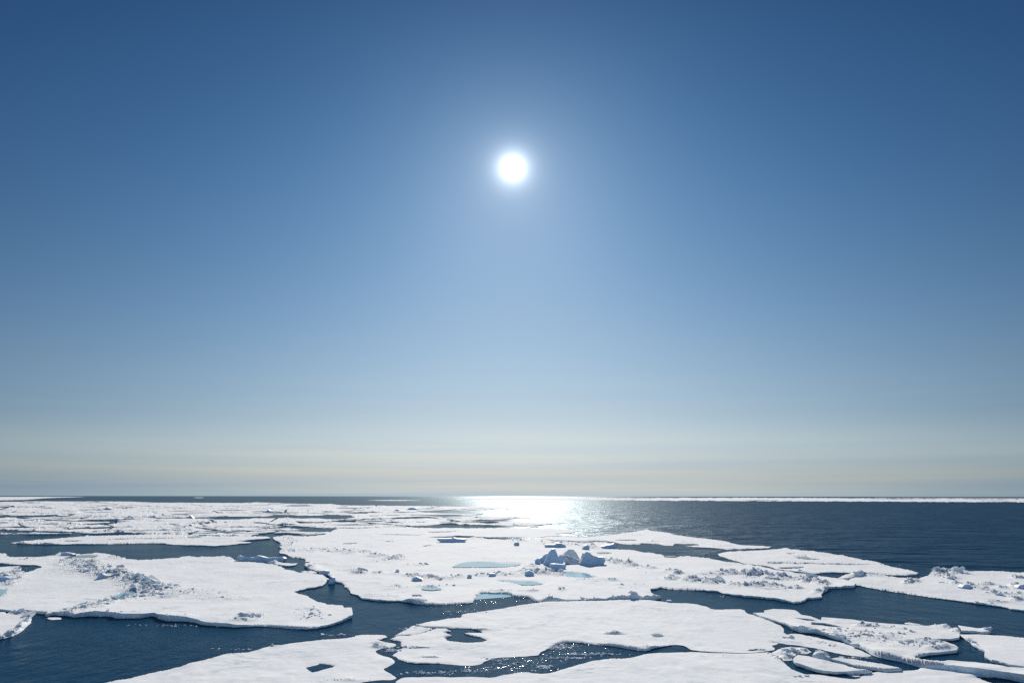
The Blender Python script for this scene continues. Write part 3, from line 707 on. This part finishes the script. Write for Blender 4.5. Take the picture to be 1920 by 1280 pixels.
build_floe("ice_floe","wide smooth white foreground floe along the bottom of the view, right of centre",
 [(720,1420),(735,1300),(740,1281),(745,1274),(755,1268),(770,1267),(790,1267),(820,1266),(850,1267.5),(880,1266),(905,1267),(920,1268),(940,1264.5),(960,1261),(975,1258),(990,1259),(1010,1263),(1030,1262.5),(1050,1256),(1080,1247),
 (1100,1241),(1115,1237.5),(1140,1236),(1160,1236.5),(1185,1234),(1195,1230),(1205,1226.5),(1225,1225),(1270,1222.5),(1300,1220.5),(1350,1223.5),(1400,1223),(1440,1220),(1452,1226),(1462,1233),(1472,1243),(1480,1250),(1500,1259),(1510,1262),
 (1528,1261.5),(1560,1266),(1600,1271),(1612,1269),(1614,1265),(1630,1258),(1680,1255),(1720,1254),(1727,1249),(1750,1250),(1770,1252),(1800,1257),(1832,1263),(1830,1268),(1845,1275),(1862,1282),(1900,1300),(1960,1330),(R,1420)],
 fb=.10,lip=.6,lipw=.5,rough=.75,smooth=1,fields=[(1450,1228,16,4,.35,.6),(1380,1228,50,3,.08),(1500,1240,14,6,.2)],flat=1.5,sp=(2.2,1.3),bumps=[(1830,1264,30,6,.15)])

# --- broken ice at the lower right
build_floe("ice_floe","rough broken floe at lower right with a long curving walled edge and bluish hollows",
 [(1412,1148),(1432,1148),(1433,1143.5),(1450,1141),(1489,1143),(1503,1151),(1520,1153.5),(1527,1156.5),(1541,1161),(1541,1155.5),(1565,1157),(1600,1158.5),(1640,1164),(1700,1169.5),(1740,1171.5),(1757,1169),(1765,1172),(1785,1177),(1798,1182),(1800,1190),
 (1799,1194),(1780,1196),(1745,1195),(1750,1199),(1766,1202),(1790,1208),(1796,1214),(1792,1218),(1760,1221),(1742,1222),(1725,1225),(1717,1230),(1735,1234.5),(1770,1238.5),(1830,1239.5),(1870,1245.5),(1890,1250.5),(1960,1257),(R,1265),
 (R,1285),(1960,1268),(1920,1264),(1880,1259),(1850,1255),(1800,1248.5),(1760,1242.5),(1720,1236),(1680,1229),(1650,1221),(1625,1213.5),(1605,1208),(1592,1203),(1575,1196),(1560,1192),(1535,1184),(1518,1180),(1507,1176.5),(1484,1171),(1468,1166),(1449,1161),(1427,1154.5)],
 fb=.3,rub=.45,lip=1.6,rough=.5,holes=[[(1520,1164.5),(1545,1166),(1560,1169),(1580,1174),(1584,1175.3),(1565,1173.5),(1545,1171.5),(1520,1170.5)],[(1488,1156),(1505,1157.3),(1524,1159),(1530,1161.5),(1512,1161.5),(1500,1158.5)]],
 fields=[(1600,1188,60,12,.35),(1660,1195,60,12,.33),(1720,1205,50,9,.4),(1755,1213,30,5,.5),(1522,1186,18,5,1.1),(1500,1177,14,3,.8),(1583,1199,14,4,.9,.4),(1604,1209,16,4,.6),(1630,1171,24,2.4,1.0),(1680,1175,30,2.2,.9,.08),
 (1775,1174,22,3,.6),(1795,1181,10,3,.6),(1570,1180,30,5,.3),(1700,1185,40,4,.5)],bumps=[(1490,1176,26,7,.42),(1640,1222,50,10,.35),(1720,1240,60,10,.42),(1820,1252,80,9,.4),(1930,1266,70,9,.45)])
build_floe("ice_floe","smooth white floe wedge at the right edge above the dark triangular lead",
 [(1800,1188.5),(1850,1189),(1900,1193),(1960,1196.5),(R,1202),(R,1262),(1960,1253.5),(1895,1247),(1885,1243),(1860,1237),(1848,1230),(1846,1223),(1853,1222),(1840,1216),(1825,1207),(1815,1199),(1806,1193)],fb=.26,rough=.7,
 fields=[(1825,1206,10,4,.4,.6),(1812,1196,8,3,.3)])
build_floe("ice_floe","narrow long white slab in the foreground rubble, the left and lower of two",
 [(1487,1234),(1491,1228),(1497,1225),(1515,1228),(1535,1233),(1556,1237),(1585,1244),(1603,1250),(1633,1252.3),(1622,1254),(1600,1254),(1562,1254.5),(1542,1253),(1522,1249.5),(1505,1243.5),(1492,1239)],fb=.42,rough=.6,flat=1,lip=1.6,lipw=.25,sp=(1.6,.9),undercut=.25)
build_floe("ice_floe","narrow long white slab in the foreground rubble, the right and upper of two",
 [(1557,1232),(1573,1230),(1603,1232),(1630,1237),(1660,1242),(1690,1248.5),(1684,1250.3),(1660,1251),(1634,1248),(1606,1243.5),(1585,1239),(1569,1235.5)],fb=.38,rough=.6,flat=1,lip=1.6,lipw=.25,sp=(1.6,.9),undercut=.25)
build_floe("ice_floe","bluish patch of broken slush ice left of the two foreground slabs",
 [(1450,1219),(1462,1214),(1478,1210.5),(1500,1211),(1512,1214),(1520,1219),(1512,1223),(1496,1224),(1488,1229),(1485,1235),(1472,1236),(1460,1230),(1452,1225)],fb=.14,rough=1.1,
 fields=[(1480,1220,24,7,.45),(1475,1229,12,4,.5),(1505,1216,10,4,.5)],sp=(1.5,.8))
build_floe("ice_floe","thin small ice plate in dark water just below the foreground slabs",
 [(1583,1258.5),(1592,1255.5),(1605,1256.5),(1611,1261),(1612,1265),(1604,1265.5),(1592,1262)],fb=.12,rough=.5,sp=(1.5,.8))
build_floe("ice_floe","small white floe with a knobbed right tip floating beside the broken right floe",
 [(1797,1169.5),(1804,1170.5),(1830,1175),(1850,1175.5),(1857,1180),(1855,1183),(1840,1183.5),(1825,1181.5),(1803,1180.5),(1802,1174)],fb=.35,rough=.5,fields=[(1850,1178,7,2,.6)],sp=(1.5,.8))
build_floe("ice_floe","thin pale bar of ice on the upper rim of the broken right floe",
 [(1696,1165),(1706,1164.5),(1722,1167.5),(1731,1170),(1718,1169.6),(1700,1167.6)],fb=.2,rough=.3,sp=(1.5,.8))
build_floe("ice_floe","rounded white floe cut off by the left edge, with a raised rubble rim",
 [(L,1146.5),(5,1146.5),(12,1149),(25,1147.5),(45,1146.5),(54,1149),(61,1156),(56,1164),(47,1173),(36,1181),(26,1188),(8,1192.5),(0,1194.5),(L,1204)],fb=.28,rough=.8,
 fields=[(52,1156,9,7,.6),(42,1170,12,5,.6,-.7),(22,1185,14,4,.6,-.4),(36,1149,16,2.4,.5),(0,1193,14,2,.5)],rub=1.6)
build_floe("ice_floe","tiny flat plate of ice floating against the walled edge of the left floe",
 [(88,1157.5),(92,1156),(104,1155.5),(115,1156),(114,1159),(98,1160)],fb=.1,rough=.4,sp=(1.5,.8))
build_floe("ice_floe","small flat floe wedged in the narrow channel beside the dark blue slab",
 [(500,1053.5),(518,1052.8),(540,1055),(559,1056),(552,1059),(538,1060),(520,1058),(506,1056)],fb=.2,rough=.5,sp=(1.5,.8),fields=[(512,1055.5,10,1.6,.5)])
build_floe("ice_floe","small bluish lumpy floe at the mouth of the narrow channel",
 [(563,1071.5),(570,1069.5),(583,1069.8),(594,1072),(592,1074.5),(580,1075),(568,1074)],fb=.25,rough=.5,sp=(1.5,.8),fields=[(578,1072,12,1.8,.4)])
build_floe("ice_floe","narrow spit of ice reaching left into the wide grey lead",
 [(20,1016.3),(35,1014.5),(50,1012.5),(80,1010.5),(120,1007),(155,1004.6),(190,1002.6),(232,1001.8),(285,1000.2),(330,1001),(400,1004),(470,1004),(505,1006),(507,1008.2),(470,1011.5),(440,1014),(470,1015.2),(466,1016.6),(448,1017.8),(428,1020.2),(400,1021.8),(380,1021),(345,1020.3),(325,1019.5),(300,1016.6),
 (260,1016.6),(200,1018),(150,1018.5),(108,1019.5),(100,1019.2),(60,1018.5),(38,1017.8)],fb=.3,rough=.6,sp=(2.5,.9),
 greys=[[(105,1013.2),(140,1012.3),(160,1012.8),(140,1013.8)],[(350,1005.8),(365,1003.6),(388,1003.2),(372,1007),(356,1008.2)],[(190,1010.5),(230,1008.8),(300,1007.5),(350,1007.8),(300,1009),(240,1009.8)]],
 fields=[(40,1018,14,1,.5),(90,1019,24,1.2,.8),(150,1003,16,1,.6),(240,1009,22,.9,.6),(395,1013,10,1,.6),(160,1003.5,12,1,.8)])

# --- the distant pack, broken into floes by leads
PACK = [(L,938.6),(0,938.3),(50,939),(130,939.3),(240,939.5),(290,941.5),(400,942),(455,942.2),(470,941.2),(482,941),(515,942),(560,943.8),(620,944.2),(640,946.5),(705,947),(800,948),(900,949.3),(950,951),(985,953),
 (920,955),(870,956),(800,956.4),(778,957.6),(800,960),(840,962),(905,963),(860,965.4),(835,966.3),(920,967),(975,967.5),(1000,970),(950,972),(900,973.4),(862,974.8),(900,976.5),(960,977.3),(1010,978.5),(1035,981),(1015,983.5),(960,984.2),
 (1010,986.2),(1000,988),(940,988),(900,988.5),(840,988.7),(785,987.9),(760,986.5),(728,986.5),(712,987.4),(680,989.4),(650,988.8),(636,989),(626,992),(616,996.4),(606,1000.9),(590,1002.9),(556,1004.4),(540,1003),(512,1006),(500,1005.3),
 (470,1003.3),(400,1003.3),(330,1000.4),(290,999.4),(240,998.2),(200,998.8),(110,999.6),(65,1000),(20,999),(5,1000),(L,1000)]
LEADS = [[(L,967.3),(40,966),(90,964.6),(105,964.4),(110,966),(150,967.5),(100,968),(30,969),(L,969.3)],
 [(345,968.6),(430,968.4),(470,968),(500,967),(513,965.2),(530,965.1),(603,967.3),(640,966.2),(655,965.2),(665,969),(650,971),(570,970.7),(503,968.9),(478,969.3),(466,971.6),(440,972.2),(428,970.9),(380,970.4)],
 [(553,976.7),(600,977.2),(628,975.9),(645,976),(620,978),(600,979),(560,978.8)],[(640,960),(697,960.4),(688,961.6),(655,961.7)],
 [(700,971.6),(760,969.2),(790,967.8),(810,968.8),(872,969.8),(805,970.8),(740,971.8)],
 [(728,986.7),(760,985.5),(782,984.4),(800,983.8),(830,981.4),(845,980.9),(860,982.5),(900,983.3),(960,984.8),(1010,986.3),(1000,987.8),(930,987.4),(880,987.9),(840,988.1),(800,987.5),(780,987.2)],
 [(L,993.6),(20,993),(35,993.6),(0,995.2),(L,996)],[(152,980.8),(180,979.9),(215,979.3),(217,980.8),(240,981.3),(170,982.4),(155,981.9)],[(98,984),(150,983.2),(150,983.9),(118,985)],
 [(115,990),(140,988),(210,987),(250,987.2),(215,988.8),(130,991)],[(190,999),(240,997.6),(285,998.3),(282,999.4),(230,1000.5)],[(480,989),(510,987.6),(535,986.2),(540,988.6),(500,989.4)],
 [(545,989.6),(570,991),(600,990.3),(628,988.3),(622,990.4),(590,992.2),(560,995),(548,993),(570,992)],[(400,988.3),(460,987.2),(470,987.9),(430,988.8)],[(L,948.8),(40,948.9),(75,950),(40,950.4),(L,950)],
 [(140,950),(210,950.3),(175,950.8)],[(312,957),(388,956.3),(385,956.9),(330,957.6)],[(545,1001),(560,999.7),(600,999),(604,1000.4),(560,1002.4)],[(140,974.5),(215,973.2),(160,975.6)]]
LEADS = [[(a, b + (b - sum(q[1] for q in h) / len(h)) * .3) for a, b in h] for h in LEADS]
LEADS_R = [roughen(h, .8, 3.0) for h in LEADS]
sr = np.random.RandomState(31)
def slit(cx, cy, w, h):
    k = 7; xs = np.linspace(-1, 1, k)
    up = [(cx + w * a, cy - h * (1 - a * a) * sr.uniform(.5, 1.2) + .15 * sr.randn()) for a in xs]
    dn = [(cx + w * a, cy + h * (1 - a * a) * sr.uniform(.5, 1.2) + .05 + .1 * abs(sr.randn())) for a in xs[1:-1][::-1]]
    return up + dn
for _ in range(120):
    cy = 940 + 62 * sr.uniform(0, 1) ** 1.2; cx = sr.uniform(-60, 640 if cy > 985 else 960)
    LEADS_R.append(slit(cx, cy, sr.uniform(10, 55) * (.6 + (cy - 935) / 90), .32 + sr.uniform(0, .8) * (.3 + (cy - 935) / 60)))
PACK_R = roughen(PACK, .7, 3.0)
rs = np.random.RandomState(12)
SY = 22.0                                                        # cells are far wider than deep when seen so low
seeds = []
rows = []
row = 0
yy = 936.5
while yy < 1006:
    dy = 1.9 + (yy - 930) * 0.085
    w = 120 + (yy - 930) * 1.2
    xx = -160 + rs.uniform(0, w)
    while xx < 1090:
        seeds.append((xx, yy + rs.uniform(-.4, .4) * dy)); rows.append(row); xx += w * rs.uniform(.6, 1.5)
    yy += dy; row += 1
def clip_half(P, a, b, c):
    o = []
    for i in range(len(P)):
        p, q = P[i], P[(i + 1) % len(P)]
        dp, dq = a * p[0] + b * p[1] - c, a * q[0] + b * q[1] - c
        if dp <= 0: o.append(p)
        if (dp < 0 < dq) or (dq < 0 < dp):
            k = dp / (dp - dq); o.append((p[0] + k * (q[0] - p[0]), p[1] + k * (q[1] - p[1])))
    return o
S2 = [(a, b * SY) for a, b in seeds]
nfar = 0
far = []
for i, s in enumerate(S2):
    P = [(s[0] - 400, s[1] - 12 * SY), (s[0] + 400, s[1] - 12 * SY), (s[0] + 400, s[1] + 12 * SY), (s[0] - 400, s[1] + 12 * SY)]
    for j, q in enumerate(S2):
        if i == j: continue
        dx, dy = q[0] - s[0], q[1] - s[1]; Ld = math.hypot(dx, dy)
        if Ld > 900: continue
        prs = random.Random(min(i, j) * 1000 + max(i, j)); g = prs.choice((.05, .2, .5, .9)) * SY * .28 * (0.4 + (s[1] / SY - 936) / 60)
        P = clip_half(P, dx / Ld, dy / Ld, (dx * (s[0] + q[0]) / 2 + dy * (s[1] + q[1]) / 2) / Ld - g)
        if len(P) < 3: break
    if len(P) < 3: continue
    P = [(a, b / SY) for a, b in P]
    cy = sum(b for a, b in P) / len(P)
    if cy < 938 or cy > 1004: continue
    O = roughen(P, 1.6, 4.0)
    A = np.array(O); w = A[:, 0].max() - A[:, 0].min(); cxm = A[:, 0].mean()
    # hummock lines: short irregular ridges, more of them at the rims
    fl = []
    k = int(2 + w / 45)
    for _ in range(k):
        fx = rs.uniform(A[:, 0].min(), A[:, 0].max()); fy = rs.uniform(A[:, 1].min(), A[:, 1].max())
        fl.append((fx, fy, rs.uniform(4, 20), rs.uniform(.25, .7) * (0.5 + (cy - 930) / 60), rs.uniform(.4, 1.1)))
    for (fx, fy, rx, ry, am) in [(280,970,34,2.6,2.4),(245,972,14,1.6,2.2),(320,968,20,1.6,1.6),(45,951,20,1,1.8),(85,948.5,14,.8,1.6),(165,955,18,.8,1.),(130,957.5,18,.8,1.),(525,960,12,1.2,1.3),(600,957,26,1,1.4),(545,956,24,1.,1.2),(690,952,26,1.2,1.6),
        (720,957,22,1.,1.6),(740,976,26,1.2,1.3),(755,980,12,1.3,1.4),(170,970,8,1,1.2),(545,1000,10,1,.9),(830,955,30,.8,1.),(110,989,14,1,.8),(358,985,8,1,1.2),(335,994,16,.8,.8),(385,979,20,.8,.8)]:
        if A[:, 0].min() - 10 < fx < A[:, 0].max() + 10 and A[:, 1].min() - 1 < fy < A[:, 1].max() + 1: fl.append((fx, fy, rx, ry, am))
    def make(label, O=O, cy=cy, fl=fl):
        return build_floe("ice_floe", label, O, fb=.4, within=[PACK_R], holes=LEADS_R, raw=True,
               sp=(4.0, .9) if cy < 960 else (3.0, .9), fields=fl, rub=.45, group="floes of the distant pack", flat=1.3)
    ob = make("")
    if ob is None: continue
    far.append((rows[i], cxm, w, ob))
    if ob: nfar += 1
ORD = ["first", "second", "third", "fourth", "fifth", "sixth", "seventh", "eighth", "ninth", "tenth", "eleventh", "twelfth", "thirteenth", "fourteenth", "fifteenth", "sixteenth"]
rr = sorted(set(f[0] for f in far), reverse=True)                # the nearest row first
for f in far:
    same = sorted([g for g in far if g[0] == f[0]], key=lambda g: g[1])
    sz = "wide" if f[2] > 200 else ("narrow" if f[2] < 110 else "flat")
    f[3]["label"] = "%s white floe, %s from the left in the %s row of the distant pack" % (sz, ORD[same.index(f)], ORD[rr.index(f[0])])
    f[3]["category"] = "ice floe"
print("far floes", nfar, len(rr))

build_floe("ice_floe","long distant ribbon of white ice along the horizon beyond the open sea",
 [(846,934.4),(900,933.4),(1000,932.6),(1200,932.8),(1400,932.6),(1560,933.1),(1750,934.1),(1980,935.3),(R,935.8),(R,941),(1980,940.5),(1750,940),(1600,939.2),(1450,938.7),(1300,937.7),(1200,937.3),(1100,936.6),(980,936.8),(860,935.7)],
 fb=.8,rough=5,sp=(5,.7),holes=[[(1380,937.2),(1430,936.9),(1500,937.3),(1430,937.6)],[(1600,934.6),(1680,934.3),(1760,934.9),(1690,935.1)],[(1820,937.9),(1880,937.6),(1930,938.1),(1870,938.3)],[(1100,934.2),(1180,933.8),(1260,934.3),(1180,934.6)]],fields=[(1290,935.5,40,.5,1.5),(1400,936,40,.5,1.5),(1560,936.5,40,.5,1.2),(1750,937,40,.6,2.),(1850,937.5,30,.5,1.5)])
build_floe("ice_floe","faint thin second ribbon of ice at the right end of the horizon",
 [(1640,932.5),(1760,932.7),(1980,933.4),(R,933.6),(R,934.2),(1980,934.0),(1760,933.3),(1640,932.9)],fb=.8,rough=.3,sp=(6,.5))
build_floe("ice_floe","distant wedge of white ice meeting the horizon at the left edge",
 [(L,930.9),(60,930.8),(160,930.8),(140,931.6),(100,932.6),(80,933.6),(62,935),(45,936.2),(0,937),(L,937.2)],fb=.8,rough=.6,sp=(5,.7),fields=[(20,934,30,.6,1.5)])
for lb, P in (("tiny sliver of ice near the horizon in the left strip of sea",[(362,932.2),(378,932),(384,932.7),(368,932.9)]),
              ("thin streak of ice in the far strip of sea, just left of the glitter",[(688,937.4),(715,936.8),(760,936.8),(795,937.6),(750,938.2),(710,938)])):
    build_floe("ice_floe", lb, P, fb=.5, rough=.3, sp=(4, .5))

build_floe("ice_floe","small thick snow capped plate just behind the two foreground slabs",
 [(1522,1226),(1530,1219),(1542,1218.5),(1554,1223),(1557,1229),(1549,1229.5),(1535,1227.5)],fb=.55,rough=.5,sp=(1.3,.7),fields=[(1540,1223,14,4,.5)],rub=.5)
build_floe("ice_floe","thick tilted slab with a blue shaded side where the right hand floes meet",
 [(1572,1082.5),(1590,1076),(1608,1071.5),(1620,1072),(1620,1075),(1606,1080.5),(1590,1084),(1578,1084.5)],fb=.3,rough=.5,sp=(1.5,.6),bumps=[(1606,1074,14,4,.55)],fields=[(1612,1074,12,2.4,.7),(1594,1079,14,2,.3)],rub=.5)
# --- standing blocks
BL = [("tall pointed blue block, the highest of the ice sculpture on the middle floe",[(1019,1055),(1025,1045),(1030,1035),(1035,1029.5),(1041,1028.5),(1044,1036),(1047,1045),(1053,1055.5),(1040,1059),(1026,1057)],3.0,.30,dict(lean=.25,back=.4,rough=.01)),
 ("rough blue block leaning on the left side of the tall pointed block",[(1007,1054),(1010,1047),(1016,1044),(1024,1038),(1031,1035),(1030,1050),(1022,1055)],2.5,.3),
 ("dark blue lump squeezed against the right side of the tall pointed block",[(1046,1056),(1047,1044),(1051,1040),(1056,1044),(1057,1055)],2.5,.3),
 ("low boxy blue block in front of the tall pointed block",[(1031,1060),(1033,1056.5),(1042,1056.5),(1053,1057.5),(1056,1062),(1054,1067),(1045,1068.5),(1036,1067)],2.0,.3),
 ("small dark cube beside the low boxy blue block",[(1053,1063),(1054,1057.5),(1060,1056.5),(1062,1061),(1059,1064.5)],1.0,.3),
 ("snow covered slab stacked highest between the two blue peaks",[(1053,1043),(1060,1037),(1068,1030.5),(1077,1031.5),(1082,1037),(1089,1048),(1086,1051),(1070,1048)],5.0,.3,dict(lean=.9, mt=SNOW, rough=.03)),
 ("lower snowy slab sloping down beneath the stacked slab",[(1051,1042),(1062,1042),(1076,1046),(1088,1051),(1091,1057),(1075,1056.5),(1056,1053)],4.0,.3,dict(lean=2.2, mt=SNOW, rough=.03)),
 ("broad shadowed blue mound, the rightmost of the ice sculpture on the middle floe",[(1086,1053),(1092,1047),(1095,1038),(1100,1034),(1106,1035.5),(1111,1040.5),(1122,1044),(1132,1044.5),(1136,1049),(1132,1054),(1118,1057.5),(1100,1057)],5.0,.3),
 ("dark blue slab tilted up at the rim of the left floe",[(443,1044),(448,1041.3),(462,1045.5),(476,1044.3),(482,1041),(488,1042),(500,1045.3),(520,1044.5),(530,1043.8),(533.5,1047),(530,1051),(510,1051.5),(480,1052.5),(455,1050.5)],2.5,.15),
 ("small blue block at the narrowest part of the channel",[(598,1075),(600,1069.5),(608,1069),(616,1070),(616.5,1075),(611,1077),(603,1076)],1.5,.15),
 ("dark edged block capping the tip between the left floe and the channel",[(614,1093),(617,1087),(622,1081),(626,1082),(627,1087),(625,1091.5),(618,1094)],1.5,.05),
 ("long low blue slab standing on the far side of the middle floe",[(818,1011.5),(823,1009),(835,1009.2),(846,1008.8),(850,1007.2),(856,1009.5),(872,1010),(874,1013),(866,1015.5),(850,1014.5),(828,1014.5)],5.0,.3),
 ("dark wedge shaped block at the left end of the mid right lead",[(1129,1024),(1138,1021.5),(1146,1021),(1152,1018),(1158,1022.5),(1157,1027),(1142,1028.5),(1130,1027)],5.0,.1),
 ("small blue block with a snowy top left of the dark wedge shaped block",[(1090,1028.5),(1096,1023),(1101,1020.8),(1106,1023.5),(1104,1029.5),(1096,1030)],4.0,.1),
 ("flat dark blue block in the ridge behind the ice sculpture",[(1022,1024),(1023,1020.5),(1040,1020.5),(1045,1017.5),(1051,1017.8),(1060,1021.5),(1062,1024),(1040,1024.5)],5.0,.3),
 ("small dark round block at the left end of the ridge behind the ice sculpture",[(963,1020),(966,1016),(970,1015.3),(974,1018),(973,1021),(968,1022)],3.0,.3),
 ("blue hump in the rubble left of the ice sculpture",[(983,1077),(986,1070.5),(992,1069),(998,1071),(1002,1075),(998,1078)],2.0,.3),
 ("small dark block standing on the middle floe above the long melt pond",[(1004,1057),(1003,1050),(1009,1046),(1013,1051),(1013,1057)],1.5,.3),
 ("small round blue block alone left of the rubble line on the middle floe",[(875,1080.5),(877,1076.5),(881,1076),(885,1078.5),(883,1081)],1.0,.3),
 ("flat dark block in the rubble line below the long melt pond",[(916,1077.5),(918,1074.7),(928,1074.5),(930,1077.5),(924,1078.5)],1.5,.3),
 ("low blue hump on the middle floe above the leftmost turquoise pond",[(771,1085),(776,1081.5),(781,1080.5),(786,1083),(792,1085),(782,1086.5)],2.0,.3),
 ("dark hump in the hummock field of the left floe",[(181,1083),(184,1077.5),(190,1074.5),(197,1078),(204,1079),(203,1083),(192,1084.5)],2.0,.35),
 ("small block in the hummock field right of its dark hump",[(232,1086),(236,1081),(241,1080),(243,1085),(238,1087)],1.5,.35),
 ("dark blue block on the left edge near the small pools",[(-8,1087),(-4,1081.5),(8,1081),(17,1083),(14,1087.5),(2,1090)],2.0,.3),
 ("small dark ice knob at the corner of the pool on the left floe",[(36,1074),(38,1070),(42,1070.5),(43,1073.5),(39,1075)],1.0,.1),
 ("pale thick plate lying at the far rim of the left floe",[(113,1039.5),(114,1035.5),(122,1035),(134,1037),(137,1039),(128,1040.5)],2.5,.3),
 ("dark blue mound on the right floe below the snowy peak",[(1804,1100),(1808,1096),(1815,1095.3),(1823,1098.5),(1836,1102),(1822,1103.5),(1808,1103)],2.0,.26),
 ("dark mound cut by the right edge of the view",[(1908,1101),(1913,1096.5),(1922,1095),(1934,1097),(1936,1102),(1920,1103)],2.0,.26),
 ("small white chunk on the water at the foot of the long walled edge",[(1784,1253.5),(1786,1249.5),(1792,1249.5),(1794,1253),(1790,1255.5)],.5,.02),
 ("tiny white box of ice floating below the mid lead, at the near floe",[(1250,1127.5),(1251,1124.8),(1259,1124.8),(1260,1128),(1254,1128.8)],.8,.05),
 ("distant dark blue peak, leftmost of the far pack",[(190,955),(196,953.3),(200,950.5),(203,952),(208,953.3),(216,955)],10,.4),
 ("distant dark blue peak in the middle of the far pack",[(492,960),(496,957.8),(500,957),(503,954.6),(506,957),(513,958),(514,960.2)],10,.4),
 ("distant small blue block just left of the glitter",[(736,957.8),(740,955.8),(745,954.4),(748,955),(747,957.8)],8,.4),
 ("distant flat blue block close below the strip of sea left of the glitter",[(762,955),(766,952.5),(772,951.2),(778,951.6),(784,953.8),(784,955)],8,.4),
 ("distant small hump at the right end of the far ridge",[(351,970),(354,967.5),(357,965.8),(360,968.5),(362,970.2)],5,.4),
 ("first blue lump at the left end of the far ridge",[(214,974.5),(216,971.8),(218,970.8),(221,972),(222,974.5)],4,.4),
 ("dark lump in the pack below the far ridge",[(353,985.5),(355,982.8),(358,982.2),(361,984),(361,986)],3,.4),
]
for bl in BL:
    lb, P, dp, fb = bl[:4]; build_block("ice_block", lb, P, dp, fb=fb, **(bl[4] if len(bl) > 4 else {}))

# --- turquoise ice shelf under shallow water
def shelf(label, P, z=0.012):
    Q = roughen(P, .5, 2.5, 1); tv = [Vector(p) for p in Q]
    r = delaunay_2d_cdt(tv, [(i, (i + 1) % len(tv)) for i in range(len(tv))], [], 1, 1e-5, False)
    V2 = np.array([(v.x, v.y) for v in r[0]]); T2 = np.array([f[::-1] for f in r[2] if len(f) == 3])
    wx, wy = unproj(V2[:, 0], V2[:, 1], z)
    return make_mesh("ice_shelf", np.stack([wx, wy, np.full(len(wx), z)], 1), T2, [POND])
o = shelf("", [(888,1122),(890,1114),(902,1110),(941,1109.5),(959,1111.5),(966,1115.5),(955,1118.5),(930,1119.5),(905,1121.5),(892,1123.5)])
tag(o, "pale turquoise ice shelf under shallow water at the front edge of the middle floe", "ice shelf")

# --- brash: countless crumbs of ice on the water
def brash(label, areas, size, seed):
    P = []; S = []
    r = np.random.RandomState(seed)
    for (cx, cy, rx, ry, n) in areas:
        u = r.normal(0, .45, n); v = r.normal(0, .45, n)
        wx, wy = unproj(cx + u * rx, cy + v * ry, 0.0)
        P.append(np.stack([wx, wy, np.full(n, .0)], 1)); S.append(size * np.exp(r.normal(0, .5, n)))
    o = chunks("brash_ice", np.concatenate(P), np.concatenate(S), flatness=.35, sink=.35, seed=seed)
    tag(o, label, "brash ice", None, "stuff")
brash("scattered crumbs of brash ice floating in the leads between the near floes",
 [(1045,1212,40,6,260),(1100,1226,60,2.5,160),(1060,1233,50,1.5,120),(1022,1250,16,3,160),(720,1211,26,4,160),(735,1219,14,3,120),(800,1262,60,3,60),(925,1236,30,4,60),(770,1179,30,1.2,50),(1500,1268,20,2,20),
 (1590,1256,24,2,50),(1800,1252,30,2,60),(1480,1195,20,2,30),(960,1244,50,5,60),(640,1190,60,2,40),(450,1217,50,2,25),(870,1146,40,2,60),(330,1172,90,3,40),(1350,1118,40,3,40),(560,1112,12,5,25),(60,1068,20,3,20),(1690,1060,20,1,10),(600,1060,20,4,30),(1230,1117,20,2,20),(1610,1233,40,1.5,50),(880,1258,40,2,30)], .055, 5)
